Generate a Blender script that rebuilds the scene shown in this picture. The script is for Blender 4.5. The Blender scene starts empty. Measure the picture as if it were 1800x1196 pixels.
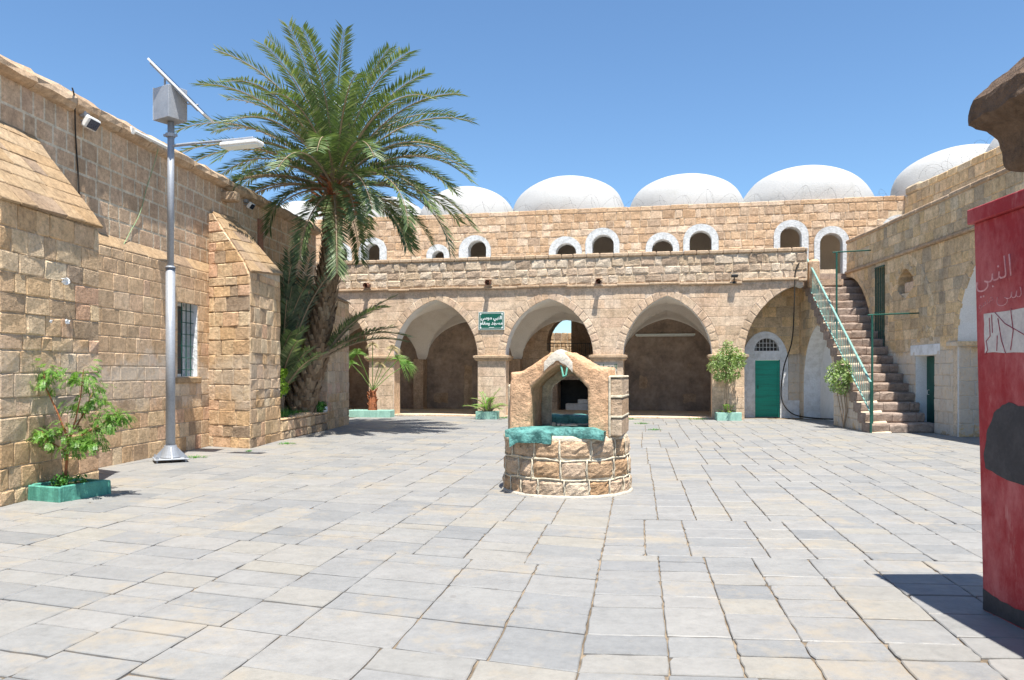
import bpy, math, random
from mathutils import Vector, Matrix, noise

RN = random.Random(11)
U = RN.uniform
SC = bpy.context.scene
COL = SC.collection

# ------------------------------------------------------------------ camera, sky, sun, exposure
cam_d = bpy.data.cameras.new('camera')
cam = bpy.data.objects.new('camera', cam_d); COL.objects.link(cam)
cam.location = (0, 0, 1.6); cam.rotation_euler = (math.radians(90), 0, 0)
cam_d.sensor_width = 36; cam_d.lens = 27.46; cam_d.shift_y = 0.0317
cam_d.clip_start = .05; cam_d.clip_end = 6000
SC.camera = cam

SUN = Vector((.09, -.32, 1)).normalized()          # towards the sun: nearly overhead, a little behind and to the right
elev = math.asin(SUN.z)
world = bpy.data.worlds.new('World'); SC.world = world; world.use_nodes = True
wn = world.node_tree.nodes; wl = world.node_tree.links
sky = wn.new('ShaderNodeTexSky'); sky.sky_type = 'NISHITA'; sky.sun_disc = False
sky.sun_elevation = elev; sky.sun_rotation = math.atan2(SUN.x, SUN.y)
sky.altitude = 0; sky.air_density = 1.0; sky.dust_density = .35; sky.ozone_density = 4.5
bg = wn['Background']; bg.inputs['Strength'].default_value = .077
tint = wn.new('ShaderNodeMix'); tint.data_type = 'RGBA'; tint.blend_type = 'MULTIPLY'; tint.inputs[0].default_value = 1
tint.inputs[7].default_value = (.80, .93, .98, 1); wl.new(sky.outputs[0], tint.inputs[6]); wl.new(tint.outputs[2], bg.inputs[0])
sun_d = bpy.data.lights.new('sun', 'SUN'); sun_d.energy = 4.0; sun_d.angle = math.radians(.5); sun_d.color = (1, .955, .88)
sun = bpy.data.objects.new('sun', sun_d); COL.objects.link(sun)
sun.rotation_euler = SUN.to_track_quat('Z', 'Y').to_euler(); sun.location = (0, 0, 30)
SC.view_settings.view_transform = 'Standard'; SC.view_settings.look = 'None'
SC.view_settings.gamma = 1; SC.view_settings.use_curve_mapping = False
SC.cycles.diffuse_bounces = 6
SC.view_settings.exposure = 1.32

# ------------------------------------------------------------------ materials
MATS = {}
class NT:
    def __init__(s, name):
        m = bpy.data.materials.new(name); m.use_nodes = True
        s.m = m; s.t = m.node_tree; s.n = s.t.nodes; s.l = s.t.links
        s.b = s.n['Principled BSDF']; s.out = s.n['Material Output']
    def nd(s, typ, **kw):
        n = s.n.new(typ)
        for k, v in kw.items(): setattr(n, k, v)
        return n
    def pos(s):
        return s.nd('ShaderNodeNewGeometry').outputs['Position']
    def noise(s, scale, detail=4, rough=.55, vec=None, stretch=None):
        n = s.nd('ShaderNodeTexNoise'); n.inputs['Scale'].default_value = scale
        n.inputs['Detail'].default_value = detail; n.inputs['Roughness'].default_value = rough
        v = vec or s.pos()
        if stretch:
            mp = s.nd('ShaderNodeMapping'); mp.inputs['Scale'].default_value = stretch
            s.l.new(v, mp.inputs['Vector']); v = mp.outputs[0]
        s.l.new(v, n.inputs['Vector']); return n.outputs['Fac']
    def ramp(s, fac, stops, interp='LINEAR'):
        r = s.nd('ShaderNodeValToRGB'); r.color_ramp.interpolation = interp
        e = r.color_ramp.elements
        while len(e) < len(stops): e.new(.5)
        for el, (p, c) in zip(e, stops):
            el.position = p
            el.color = (*c, 1) if not isinstance(c, (int, float)) else (c, c, c, 1)
        s.l.new(fac, r.inputs[0]); return r.outputs[0]
    def mix(s, fac, a, b, mode='MIX'):
        m = s.nd('ShaderNodeMix', data_type='RGBA', blend_type=mode)
        def put(i, v):
            if isinstance(v, (int, float)): i.default_value = v if i.type == 'VALUE' else (v, v, v, 1)
            elif isinstance(v, tuple): i.default_value = (*v, 1)
            else: s.l.new(v, i)
        put(m.inputs[0], fac); put(m.inputs[6], a); put(m.inputs[7], b)
        return m.outputs[2]
    def math(s, op, a, b=0.0, clamp=False):
        m = s.nd('ShaderNodeMath', operation=op, use_clamp=clamp)
        for i, v in ((0, a), (1, b)):
            if isinstance(v, (int, float)): m.inputs[i].default_value = v
            else: s.l.new(v, m.inputs[i])
        return m.outputs[0]
    def rand(s):
        a = s.nd('ShaderNodeObjectInfo').outputs['Random']
        b = s.nd('ShaderNodeNewGeometry').outputs['Random Per Island']
        return s.math('FRACT', s.math('ADD', a, b))
    def bump(s, h, strength=.5, dist=.02, prev=None):
        b = s.nd('ShaderNodeBump'); b.inputs['Strength'].default_value = strength
        b.inputs['Distance'].default_value = dist
        s.l.new(h, b.inputs['Height'])
        if prev is not None: s.l.new(prev, b.inputs['Normal'])
        return b.outputs[0]
    def fin(s, col, rough=.9, nrm=None, metal=0, spec=.25):
        if isinstance(col, tuple): s.b.inputs['Base Color'].default_value = (*col, 1)
        else: s.l.new(col, s.b.inputs['Base Color'])
        if isinstance(rough, (int, float)): s.b.inputs['Roughness'].default_value = rough
        else: s.l.new(rough, s.b.inputs['Roughness'])
        s.b.inputs['Metallic'].default_value = metal
        s.b.inputs['Specular IOR Level'].default_value = spec
        if nrm is not None: s.l.new(nrm, s.b.inputs['Normal'])
        return s.m

def stone_mat(name, cols, stain=(.80, .66, .50), pit=.6, dirt=.35, wash=None, bumpd=.02, soot=.0):
    t = NT(name)
    r = t.rand()
    n = len(cols)
    c = t.ramp(r, [(i / (n - 1), cols[i]) for i in range(n)])
    big = t.noise(.9, 4)
    c = t.mix(t.ramp(big, [(.35, 0.0), (.7, dirt)]), c, t.mix(1.0, c, stain, 'MULTIPLY'))
    med = t.noise(5, 7, .72)
    c = t.mix(1.0, c, t.ramp(med, [(.28, .72), (.5, 1.06), (.72, 1.34)]), 'MULTIPLY')
    m2 = t.noise(17, 4, .7)
    c = t.mix(1.0, c, t.ramp(m2, [(.32, .78), (.5, 1.04), (.68, 1.2)]), 'MULTIPLY')
    fine = t.noise(48, 5, .7)
    c = t.mix(1.0, c, t.ramp(fine, [(.3, .88), (.6, 1.10)]), 'MULTIPLY')
    vn = t.nd('ShaderNodeTexVoronoi'); vn.inputs['Scale'].default_value = 26
    t.l.new(t.pos(), vn.inputs['Vector'])
    pits = t.ramp(vn.outputs['Distance'], [(.0, 0.0), (.34, 1.0)])
    c = t.mix(pit * .55, c, t.mix(1.0, c, t.ramp(vn.outputs['Distance'], [(.0, .45), (.3, 1.0)]), 'MULTIPLY'))
    if soot:
        streak = t.noise(1.6, 5, .6, stretch=(1.6, 1.6, .22))
        c = t.mix(t.ramp(streak, [(.5, 0.0), (.72, soot)]), c, t.mix(1.0, c, (.60, .55, .51), 'MULTIPLY'))
    if wash:                                        # remains of limewash between two heights
        (w0, w1, amt, wc) = wash
        sep = t.nd('ShaderNodeSeparateXYZ'); t.l.new(t.pos(), sep.inputs[0])
        z = t.math('ADD', sep.outputs['Z'], t.math('MULTIPLY', t.math('SUBTRACT', t.noise(1.3, 5, .7), .5), 1.6))
        f = t.ramp(t.math('DIVIDE', z, 6.0), [(w0 / 6, 0.0), ((w0 + .25) / 6, amt), ((w1 - .25) / 6, amt), (w1 / 6, 0.0)])
        f = t.math('MULTIPLY', f, t.ramp(t.noise(9, 5, .7), [(.3, .25), (.5, 1.0)]))
        c = t.mix(f, c, wc)
    nb = t.bump(t.math('ADD', t.noise(13, 6, .65), t.math('MULTIPLY', fine, .35)), .9, bumpd)
    nb = t.bump(pits, pit * .5, .008, nb)
    MATS[name] = t.fin(c, .93, nb, spec=.15)

stone_mat('warm_stone', [(0.457, 0.304, 0.168), (0.571, 0.398, 0.230), (0.519, 0.356, 0.214), (0.623, 0.472, 0.293), (0.290, 0.220, 0.157), (0.602, 0.430, 0.262), (0.541, 0.337, 0.230), (0.582, 0.441, 0.282), (0.489, 0.346, 0.220), (0.644, 0.514, 0.346), (0.416, 0.294, 0.188)], wash=(.9, 2.0, .35, (.60, .52, .43)), bumpd=.03, soot=.35)
stone_mat('warm_dressed_stone', [(0.489, 0.346, 0.215), (0.571, 0.409, 0.258), (0.519, 0.362, 0.219), (0.602, 0.451, 0.294), (0.437, 0.315, 0.200), (0.561, 0.398, 0.253), (0.519, 0.356, 0.242), (0.582, 0.441, 0.294)], pit=.3, wash=(.9, 1.9, .55, (.60, .54, .46)), bumpd=.012, soot=.25)
stone_mat('hall_upper_stone', [(0.431, 0.310, 0.210), (0.508, 0.376, 0.254), (0.464, 0.331, 0.221), (0.541, 0.398, 0.276), (0.397, 0.293, 0.199), (0.486, 0.353, 0.243), (0.442, 0.315, 0.221)], pit=.3, bumpd=.012, soot=.25)
stone_mat('pale_slope_stone', [(0.238, 0.176, 0.128), (0.327, 0.231, 0.139), (0.352, 0.261, 0.167), (0.311, 0.215, 0.122), (0.341, 0.243, 0.150)], pit=.4, bumpd=.02)
stone_mat('arcade_stone', [(0.536, 0.406, 0.286), (0.610, 0.476, 0.345), (0.557, 0.417, 0.307), (0.492, 0.384, 0.280), (0.632, 0.498, 0.372), (0.557, 0.432, 0.314), (0.589, 0.432, 0.303), (0.514, 0.411, 0.307)], pit=.3, dirt=.45, bumpd=.012, soot=.55)
stone_mat('rubble_stone', [(0.360, 0.275, 0.194), (0.500, 0.388, 0.270), (0.560, 0.459, 0.346), (0.340, 0.255, 0.184), (0.470, 0.357, 0.259), (0.600, 0.510, 0.400), (0.420, 0.326, 0.238)], pit=.7, bumpd=.04)
stone_mat('upper_stone', [(0.399, 0.275, 0.178), (0.525, 0.371, 0.239), (0.473, 0.318, 0.200), (0.557, 0.413, 0.285), (0.378, 0.275, 0.194), (0.525, 0.376, 0.249), (0.588, 0.466, 0.353), (0.452, 0.302, 0.188)], pit=.6, bumpd=.03, soot=.3)
stone_mat('coping_stone', [(0.383, 0.283, 0.190), (0.410, 0.310, 0.217), (0.364, 0.264, 0.178)], pit=.3, bumpd=.012)
stone_mat('right_stone', [(0.549, 0.400, 0.221), (0.653, 0.481, 0.277), (0.458, 0.355, 0.233), (0.606, 0.435, 0.244), (0.412, 0.332, 0.233), (0.687, 0.516, 0.321), (0.572, 0.459, 0.309), (0.343, 0.286, 0.211)], pit=.4, wash=(-1, 2.3, .8, (.60, .55, .48)), bumpd=.022, soot=.3)
stone_mat('stair_stone', [(0.269, 0.210, 0.175), (0.301, 0.238, 0.197), (0.245, 0.194, 0.162), (0.316, 0.251, 0.210)], pit=.4, bumpd=.02)
stone_mat('well_stone', [(.50,.37,.245), (.40,.25,.14), (.56,.44,.32), (.47,.35,.25), (.44,.33,.23), (.60,.49,.37)], pit=.8, bumpd=.06)
stone_mat('render_orange', [(.58, .38, .24), (.60, .40, .255)], pit=.4, bumpd=.05, dirt=.5)
stone_mat('render_pale', [(0.476, 0.408, 0.306), (0.510, 0.442, 0.340)], pit=.3, bumpd=.03)
stone_mat('mortar', [(0.536, 0.442, 0.325), (0.553, 0.459, 0.347)], pit=.2, bumpd=.02)
stone_mat('pale_mortar', [(0.508, 0.448, 0.342), (0.541, 0.480, 0.372)], pit=.2, bumpd=.015, dirt=.15)
stone_mat('grey_mortar', [(0.497, 0.414, 0.329), (0.524, 0.437, 0.352)], pit=.2, bumpd=.02, dirt=.5)
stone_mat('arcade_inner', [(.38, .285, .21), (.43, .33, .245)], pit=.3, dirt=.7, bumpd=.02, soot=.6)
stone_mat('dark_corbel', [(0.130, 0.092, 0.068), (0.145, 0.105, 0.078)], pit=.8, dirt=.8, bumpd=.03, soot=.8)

def paint_mat(name, col, col2, rough=.6, bumpd=.006, scale=5, thr=(.45, .7), spec=.3, streak=None, metal=0):
    t = NT(name)
    f = t.noise(scale, 6, .65, stretch=streak)
    c = t.mix(t.ramp(f, [(thr[0], 0.0), (thr[1], 1.0)]), col, col2)
    c = t.mix(1.0, c, t.ramp(t.noise(40, 4, .6), [(.3, .88), (.65, 1.06)]), 'MULTIPLY')
    MATS[name] = t.fin(c, rough, t.bump(t.noise(18, 6, .6), .7, bumpd), metal, spec)
paint_mat('dome_white', (.40, .40, .392), (.355, .352, .335), .85, .02, 2.2, (.5, .8), streak=(1, 1, .35))
paint_mat('limewash', (.80, .81, .81), (.60, .60, .58), .9, .04, 5, (.42, .7))
paint_mat('surround_white', (.62, .64, .65), (.44, .45, .44), .9, .03, 9, (.42, .66))
paint_mat('vault_plaster', (.86, .84, .80), (.78, .75, .70), .92, .008, 1.5)
paint_mat('jamb_plaster', (.80, .80, .79), (.70, .70, .68), .92, .01, 2)
paint_mat('teal_paint', (.11, .36, .27), (.06, .20, .155), .6, .012, 7, (.4, .65), streak=(1, 1, .25))
paint_mat('teal_slab', (.11, .30, .27), (.035, .12, .11), .55, .05, 7, (.45, .6))
paint_mat('pale_teal', (.33, .56, .47), (.24, .43, .36), .7, .01, 9, (.4, .65), streak=(1, 1, .2))
paint_mat('green_door', (.015, .33, .23), (.02, .22, .16), .5, .003, 3, (.4, .7), streak=(.4, .4, 5))
paint_mat('dark_green', (.02, .10, .075), (.012, .06, .045), .5, .003, 3)
paint_mat('rail_teal', (.24, .42, .37), (.15, .30, .26), .5, .002, 8)
paint_mat('black_paint', (.045, .045, .05), (.07, .068, .072), .7, .003, 5)
paint_mat('patch_white', (.60, .56, .52), (.50, .44, .42), .8, .003, 8)
paint_mat('scrawl', (.66, .36, .35), (.52, .22, .22), .8, .001, 30, (.4, .6))
paint_mat('scrawl_red', (.28, .04, .06), (.42, .16, .17), .8, .001, 30, (.4, .6))
paint_mat('galvanised', (.36, .38, .41), (.28, .30, .33), .5, .001, 3, (.4, .7), metal=.25, spec=.5)
paint_mat('white_metal', (.74, .74, .72), (.62, .60, .55), .4, .001, 12)
paint_mat('black_plastic', (.02, .02, .02), (.03, .03, .03), .5, .001, 12)
paint_mat('iron', (.05, .055, .055), (.09, .06, .045), .6, .002, 12)
paint_mat('cable', (.03, .025, .02), (.05, .04, .03), .7, .001, 12)
paint_mat('green_string', (.25, .36, .20), (.2, .3, .16), .7, .001, 12)
paint_mat('cloth', (.78, .78, .77), (.70, .70, .70), .9, .002, 12)
paint_mat('clay', (.38, .19, .13), (.25, .13, .09), .85, .004, 14)
paint_mat('sign_green', (.008, .10, .07), (.012, .13, .09), .45, .001, 3)
paint_mat('sign_white', (.74, .80, .78), (.68, .74, .72), .5, .001, 3)
paint_mat('letter_green', (.03, .10, .04), (.05, .13, .06), .8, .001, 20)
paint_mat('soil', (.12, .085, .055), (.20, .15, .10), .95, .03, 12)
paint_mat('dark_board', (.10, .09, .08), (.07, .06, .055), .8, .003, 4)
paint_mat('solar_glass', (.015, .02, .045), (.02, .025, .05), .15, .0, 3, spec=.6)
paint_mat('room_plaster', (.52, .46, .40), (.46, .40, .35), .92, .004, 2)
paint_mat('roof_plaster', (.60, .56, .50), (.52, .48, .42), .92, .02, 2)
paint_mat('desert', (.55, .45, .33), (.48, .38, .27), .95, .05, .08)
paint_mat('cement', (.42, .38, .32), (.52, .47, .39), .9, .03, 6)
paint_mat('trunk_bark', (.20, .125, .075), (.11, .07, .045), .95, .02, 9, streak=(1, 1, .5))
paint_mat('orange_trunk', (.36, .13, .055), (.22, .09, .05), .9, .03, 9)
paint_mat('twig', (.33, .25, .17), (.22, .15, .10), .9, .006, 20)
paint_mat('dates', (.30, .32, .07), (.40, .33, .07), .7, .004, 30)
paint_mat('dry_leaf', (.44, .36, .19), (.34, .26, .13), .8, .002, 30)

def bark_stub():
    t = NT('leaf_stub')
    c = t.ramp(t.rand(), [(0, (.33, .23, .145)), (.5, (.23, .15, .09)), (1, (.42, .31, .20))])
    c = t.mix(1.0, c, t.ramp(t.noise(14, 6, .7, stretch=(1, 1, .35)), [(.3, .5), (.7, 1.15)]), 'MULTIPLY')
    MATS['leaf_stub'] = t.fin(c, .95, t.bump(t.noise(30, 5, .7, stretch=(1, 1, .3)), .8, .02), spec=.1)
bark_stub()

def leaf_mat(name, cols, trans=.16):
    t = NT(name)
    c = t.ramp(t.rand(), [(i / (len(cols) - 1), k) for i, k in enumerate(cols)])
    c = t.mix(1.0, c, t.ramp(t.noise(3, 3), [(.35, .8), (.65, 1.15)]), 'MULTIPLY')
    t.fin(c, .42, spec=.4)
    tr = t.nd('ShaderNodeBsdfTranslucent'); t.l.new(t.mix(1.0, c, (1.3, 1.5, .6), 'MULTIPLY'), tr.inputs[0])
    mx = t.nd('ShaderNodeMixShader'); mx.inputs[0].default_value = trans
    t.l.new(t.b.outputs[0], mx.inputs[1]); t.l.new(tr.outputs[0], mx.inputs[2]); t.l.new(mx.outputs[0], t.out.inputs[0])
    MATS[name] = t.m
leaf_mat('palm_leaf', [(.075, .125, .045), (.105, .16, .06), (.15, .205, .085), (.09, .14, .055), (.13, .18, .07), (.30, .33, .16)])
leaf_mat('palm_dark', [(.035, .06, .038), (.05, .08, .045), (.075, .11, .06)])
leaf_mat('shrub_leaf', [(.07, .17, .03), (.11, .24, .04), (.16, .30, .06), (.22, .34, .07)], .35)
leaf_mat('ficus_leaf', [(.16, .25, .07), (.27, .36, .13), (.38, .46, .22), (.20, .30, .09)], .3)
leaf_mat('lime_leaf', [(.22, .36, .04), (.30, .44, .05)], .4)
leaf_mat('grass_blade', [(.06, .19, .035), (.10, .27, .05), (.08, .22, .05)], .3)
leaf_mat('fan_leaf', [(.12, .27, .05), (.19, .34, .08), (.26, .38, .12)], .35)

def paving():
    t = NT('paving_slab')
    r = t.rand()
    c = t.ramp(r, [(0, (0.180, 0.183, 0.184)), (.12, (0.223, 0.221, 0.213)), (.24, (0.244, 0.237, 0.223)), (.36, (0.203, 0.204, 0.203)), (.48, (0.236, 0.230, 0.218)), (.60, (0.253, 0.238, 0.208)),
                   (.72, (0.218, 0.217, 0.211)), (.86, (0.248, 0.240, 0.226)), (1, (0.203, 0.204, 0.202))])
    veins = t.noise(2.2, 8, .7, stretch=(1, 1.8, 1))
    c = t.mix(1.0, c, t.ramp(veins, [(.3, .91), (.5, 1.02), (.7, 1.09)]), 'MULTIPLY')
    c = t.mix(1.0, c, t.ramp(t.noise(11, 6, .75), [(.33, .91), (.5, 1.02), (.7, 1.07)]), 'MULTIPLY')
    c = t.mix(1.0, c, t.ramp(t.noise(35, 5, .7), [(.3, .93), (.6, 1.03)]), 'MULTIPLY')
    sand = t.noise(.75, 7, .72)
    c = t.mix(t.ramp(t.math('ADD', sand, t.math('MULTIPLY', t.math('SUBTRACT', t.noise(7, 6, .7), .5), .35)), [(.53, 0.0), (.64, .6)]), c, (.31, .265, .20))
    spots = t.noise(5.5, 3, .5)
    c = t.mix(t.ramp(spots, [(.70, 0.0), (.74, .45)]), c, (.15, .14, .13))
    rg = t.ramp(t.noise(4, 5, .6), [(.3, .42), (.7, .72)])
    nb = t.bump(t.noise(3.5, 6, .6), .5, .02)
    nb = t.bump(t.noise(45, 5, .7), .35, .004, nb)
    MATS['paving_slab'] = t.fin(c, rg, nb, spec=.35)
    t = NT('joint_sand')
    c = t.mix(t.ramp(t.noise(3, 6, .7), [(.42, 0.0), (.6, 1.0)]), (.13, .10, .07), (.30, .235, .165))
    MATS['joint_sand'] = t.fin(c, .95, t.bump(t.noise(40, 6, .7), 1, .01))
paving()

def redpaint():
    t = NT('red_paint')
    c = t.mix(t.ramp(t.noise(2.2, 7, .75, stretch=(1, 1, .55)), [(.42, 0.0), (.62, 1.0)]), (.33, .028, .035), (.47, .13, .13))
    c = t.mix(t.ramp(t.noise(9, 6, .75, stretch=(1, 1, .18)), [(.60, 0.0), (.70, .5)]), c, (.56, .27, .25))
    c = t.mix(t.ramp(t.noise(30, 4, .6), [(.70, 0.0), (.74, .7)]), c, (.13, .035, .03))
    c = t.mix(t.ramp(t.noise(6, 5, .7), [(.3, .3), (.5, 0.0)]), c, (.20, .02, .03))
    MATS['red_paint'] = t.fin(c, .66, t.bump(t.noise(20, 5, .6), .6, .006), spec=.25)
redpaint()
# soot darkened render on the arcade's back wall: stains with a shape of their own
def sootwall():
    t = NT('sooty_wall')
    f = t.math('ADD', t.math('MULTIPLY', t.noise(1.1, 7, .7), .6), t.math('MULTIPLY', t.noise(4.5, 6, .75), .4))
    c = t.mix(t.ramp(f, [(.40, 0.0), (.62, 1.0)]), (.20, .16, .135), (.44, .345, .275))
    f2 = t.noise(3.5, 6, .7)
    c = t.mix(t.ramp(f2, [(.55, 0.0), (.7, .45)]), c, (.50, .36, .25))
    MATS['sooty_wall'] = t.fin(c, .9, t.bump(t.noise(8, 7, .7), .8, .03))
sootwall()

# ------------------------------------------------------------------ object helpers
WM = {}
def reg(o, parent, M):
    COL.objects.link(o)
    if parent is not None:
        o.parent = parent
        o.matrix_basis = WM[parent.name].inverted() @ M
    else:
        o.matrix_basis = M
    WM[o.name] = M
    return o
def frame(O, Ud, V=(0, 0, 1)):
    Ud = Vector(Ud).normalized(); V = Vector(V).normalized(); Y = V.cross(Ud).normalized()
    M = Matrix.Identity(4)
    for i in range(3): M[i][0] = Ud[i]; M[i][1] = Y[i]; M[i][2] = V[i]; M[i][3] = O[i]
    return M
def T(x, y, z): return Matrix.Translation((x, y, z))
def RZ(a): return Matrix.Rotation(a, 4, 'Z')
def tag(o, label=None, cat=None, group=None, kind=None):
    if label: o['label'] = label
    if cat: o['category'] = cat
    if group: o['group'] = group
    if kind: o['kind'] = kind
    return o
def thing(name, label, cat, loc=(0, 0, 0), group=None, rot=0):
    o = bpy.data.objects.new(name, None); o.empty_display_size = .3
    reg(o, None, T(*loc) @ RZ(rot)); return tag(o, label, cat, group)

class MB:
    def __init__(s): s.v = []; s.f = []; s.mi = []; s.M = Matrix.Identity(4)
    def add(s, vs, fs, mi=0, M=None):
        M = s.M @ M if M is not None else s.M
        o = len(s.v); s.v += [tuple(M @ Vector(p)) for p in vs]
        for f in fs: s.f.append(tuple(i + o for i in f)); s.mi.append(mi)
    def box(s, x0, x1, y0, y1, z0, z1, mi=0, M=None, bev=0):
        if bev:
            b = bev
            vs = []
            for z, q in ((z0, b), (z0 + b, 0), (z1 - b, 0), (z1, b)):
                vs += [(x0 + q + b * (q == 0), y0 + q, z), (x1 - q - b * (q == 0), y0 + q, z), (x1 - q, y0 + q + b * (q == 0), z), (x1 - q, y1 - q - b * (q == 0), z),
                       (x1 - q - b * (q == 0), y1 - q, z), (x0 + q + b * (q == 0), y1 - q, z), (x0 + q, y1 - q - b * (q == 0), z), (x0 + q, y0 + q + b * (q == 0), z)]
            fs = [tuple(reversed(range(8))), tuple(range(24, 32))]
            for k in range(3):
                for i in range(8):
                    j = (i + 1) % 8; fs.append((k * 8 + i, k * 8 + j, k * 8 + 8 + j, k * 8 + 8 + i))
            s.add(vs, fs, mi, M); return
        vs = [(x, y, z) for z in (z0, z1) for x, y in ((x0, y0), (x1, y0), (x1, y1), (x0, y1))]
        s.add(vs, [(3, 2, 1, 0), (4, 5, 6, 7), (0, 1, 5, 4), (1, 2, 6, 5), (2, 3, 7, 6), (3, 0, 4, 7)], mi, M)
    def tube(s, pts, r, n=8, mi=0, cap=True):
        pts = [Vector(p) for p in pts]
        rs = r if isinstance(r, (list, tuple)) else [r] * len(pts)
        up = None; vs = []
        for i, p in enumerate(pts):
            d = (pts[min(i + 1, len(pts) - 1)] - pts[max(i - 1, 0)]).normalized()
            if up is None: up = Vector((0, 0, 1)) if abs(d.z) < .9 else Vector((1, 0, 0))
            a = d.cross(up).normalized(); b = a.cross(d).normalized(); up = b
            for k in range(n):
                t = 2 * math.pi * k / n
                vs.append(p + (a * math.cos(t) + b * math.sin(t)) * rs[i])
        fs = []
        for i in range(len(pts) - 1):
            for k in range(n):
                j = (k + 1) % n; fs.append((i * n + j, i * n + k, i * n + n + k, i * n + n + j))
        if cap:
            fs.append(tuple(range(n))); fs.append(tuple(reversed(range((len(pts) - 1) * n, len(pts) * n))))
        s.add([tuple(v) for v in vs], fs, mi)
    def lathe(s, prof, n=32, mi=0, M=None, wob=0, squash=0):
        vs = []; fs = []
        for (r, z) in prof:
            for k in range(n):
                t = 2 * math.pi * k / n
                rr = r * (1 + squash * math.cos(4 * t)) + wob * r * (noise.noise(Vector((math.cos(t) * 1.3, math.sin(t) * 1.3, z))))
                vs.append((rr * math.cos(t), rr * math.sin(t), z))
        for i in range(len(prof) - 1):
            for k in range(n):
                j = (k + 1) % n; fs.append((i * n + k, i * n + j, i * n + n + j, i * n + n + k))
        s.add(vs, fs, mi, M)
    def build(s, name, mats, parent=None, M=None, smooth=False, kind=None):
        M = M if M is not None else Matrix.Identity(4)
        me = bpy.data.meshes.new(name)
        me.from_pydata(s.v, [], s.f)
        for m in (mats if isinstance(mats, (list, tuple)) else [mats]): me.materials.append(MATS[m])
        if any(s.mi): me.polygons.foreach_set('material_index', s.mi)
        if smooth: me.polygons.foreach_set('use_smooth', [True] * len(s.f))
        me.update()
        o = bpy.data.objects.new(name, me)
        reg(o, parent, M)
        if kind: o['kind'] = kind
        return o

# ---- pixel to place: only used to read distances off the photograph's measurements
F = 1373.0
def ray(u, v): return Vector(((u - 900) / F, 1, (655 - v) / F))
def hit(u, v, M):                                  # local (x, z) of a pixel on the plane y=0 of frame M
    o = Vector((0, 0, 1.6)); d = ray(u, v)
    n = M.to_3x3() @ Vector((0, 1, 0)); p0 = M.translation
    k = (p0 - o).dot(n) / d.dot(n); p = M.inverted() @ (o + d * k)
    return p.x, p.z
def at(u, v, Y): return Vector(((u - 900) / F * Y, Y, 1.6 + (655 - v) / F * Y))

# ---- stones
def stone_geo(c, depth, inset, rn, back=.03, rough=1.0):
    w = max(.02, (abs(c[1][0] - c[0][0]) + abs(c[2][0] - c[3][0])) / 2); h = max(.02, abs(c[3][1] - c[0][1]) * .5 + abs(c[2][1] - c[1][1]) * .5)
    ax = min(.3, inset / w); az = min(.3, inset / h)
    gx = (0, ax, 1 - ax, 1); gz = (0, az, 1 - az, 1); V = []
    for j, t in enumerate(gz):
        for i, s in enumerate(gx):
            x = (c[0][0] * (1 - s) + c[1][0] * s) * (1 - t) + (c[3][0] * (1 - s) + c[2][0] * s) * t
            z = (c[0][1] * (1 - s) + c[1][1] * s) * (1 - t) + (c[3][1] * (1 - s) + c[2][1] * s) * t
            inner = i in (1, 2) and j in (1, 2)
            if inner:
                y = -depth * (1 + rough * rn.uniform(-.45, .45)); x += w * ax * rn.uniform(-.5, .5) * rough; z += h * az * rn.uniform(-.5, .5) * rough
            else:
                y = -depth * (.5 + rough * rn.uniform(-.25, .25))
                if (i in (0, 3)) and (j in (0, 3)): y *= .7; x += (c[2][0] - c[0][0]) * .012 * (1 if i == 0 else -1); 
                x += rn.uniform(-.004, .004) * rough * (w if w >= .99 else 1); z += rn.uniform(-.004, .004) * rough
            V.append((x, y, z))
    fs = [(j * 4 + i, j * 4 + i + 1, j * 4 + i + 5, j * 4 + i + 4) for j in range(3) for i in range(3)]
    loop = [0, 1, 2, 3, 7, 11, 15, 14, 13, 12, 8, 4]
    for k in loop: V.append((V[k][0], back, V[k][2]))
    for k in range(12):
        m = (k + 1) % 12; fs.append((loop[m], loop[k], 16 + k, 16 + m))
    return V, fs

_shared = {}
def shared_stone(matname, key, w, h, depth, inset, rough):
    kw = round(w / .12); kh = round(h / .08); k = (matname, key, kw, kh, RN.randrange(3))
    if k not in _shared:
        W = max(.06, kw * .12); H = max(.05, kh * .08)
        vs, fs = stone_geo([(-W / 2, -H / 2), (W / 2, -H / 2), (W / 2, H / 2), (-W / 2, H / 2)], depth, inset, RN, rough=rough)
        me = bpy.data.meshes.new('stone'); me.from_pydata([(x / W, y, z / H) for x, y, z in vs], [], fs)
        me.materials.append(MATS[matname]); me.update(); _shared[k] = me
    return _shared[k]

def vis_score(p, w, h):
    if p.y < .5: return -1
    u = abs(p.x / p.y); v = (p.z - 1.6) / p.y
    s = w * h / (p.length_squared)
    if u > .69 or v > .50 or v < -.42: s *= -.001
    return s

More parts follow.
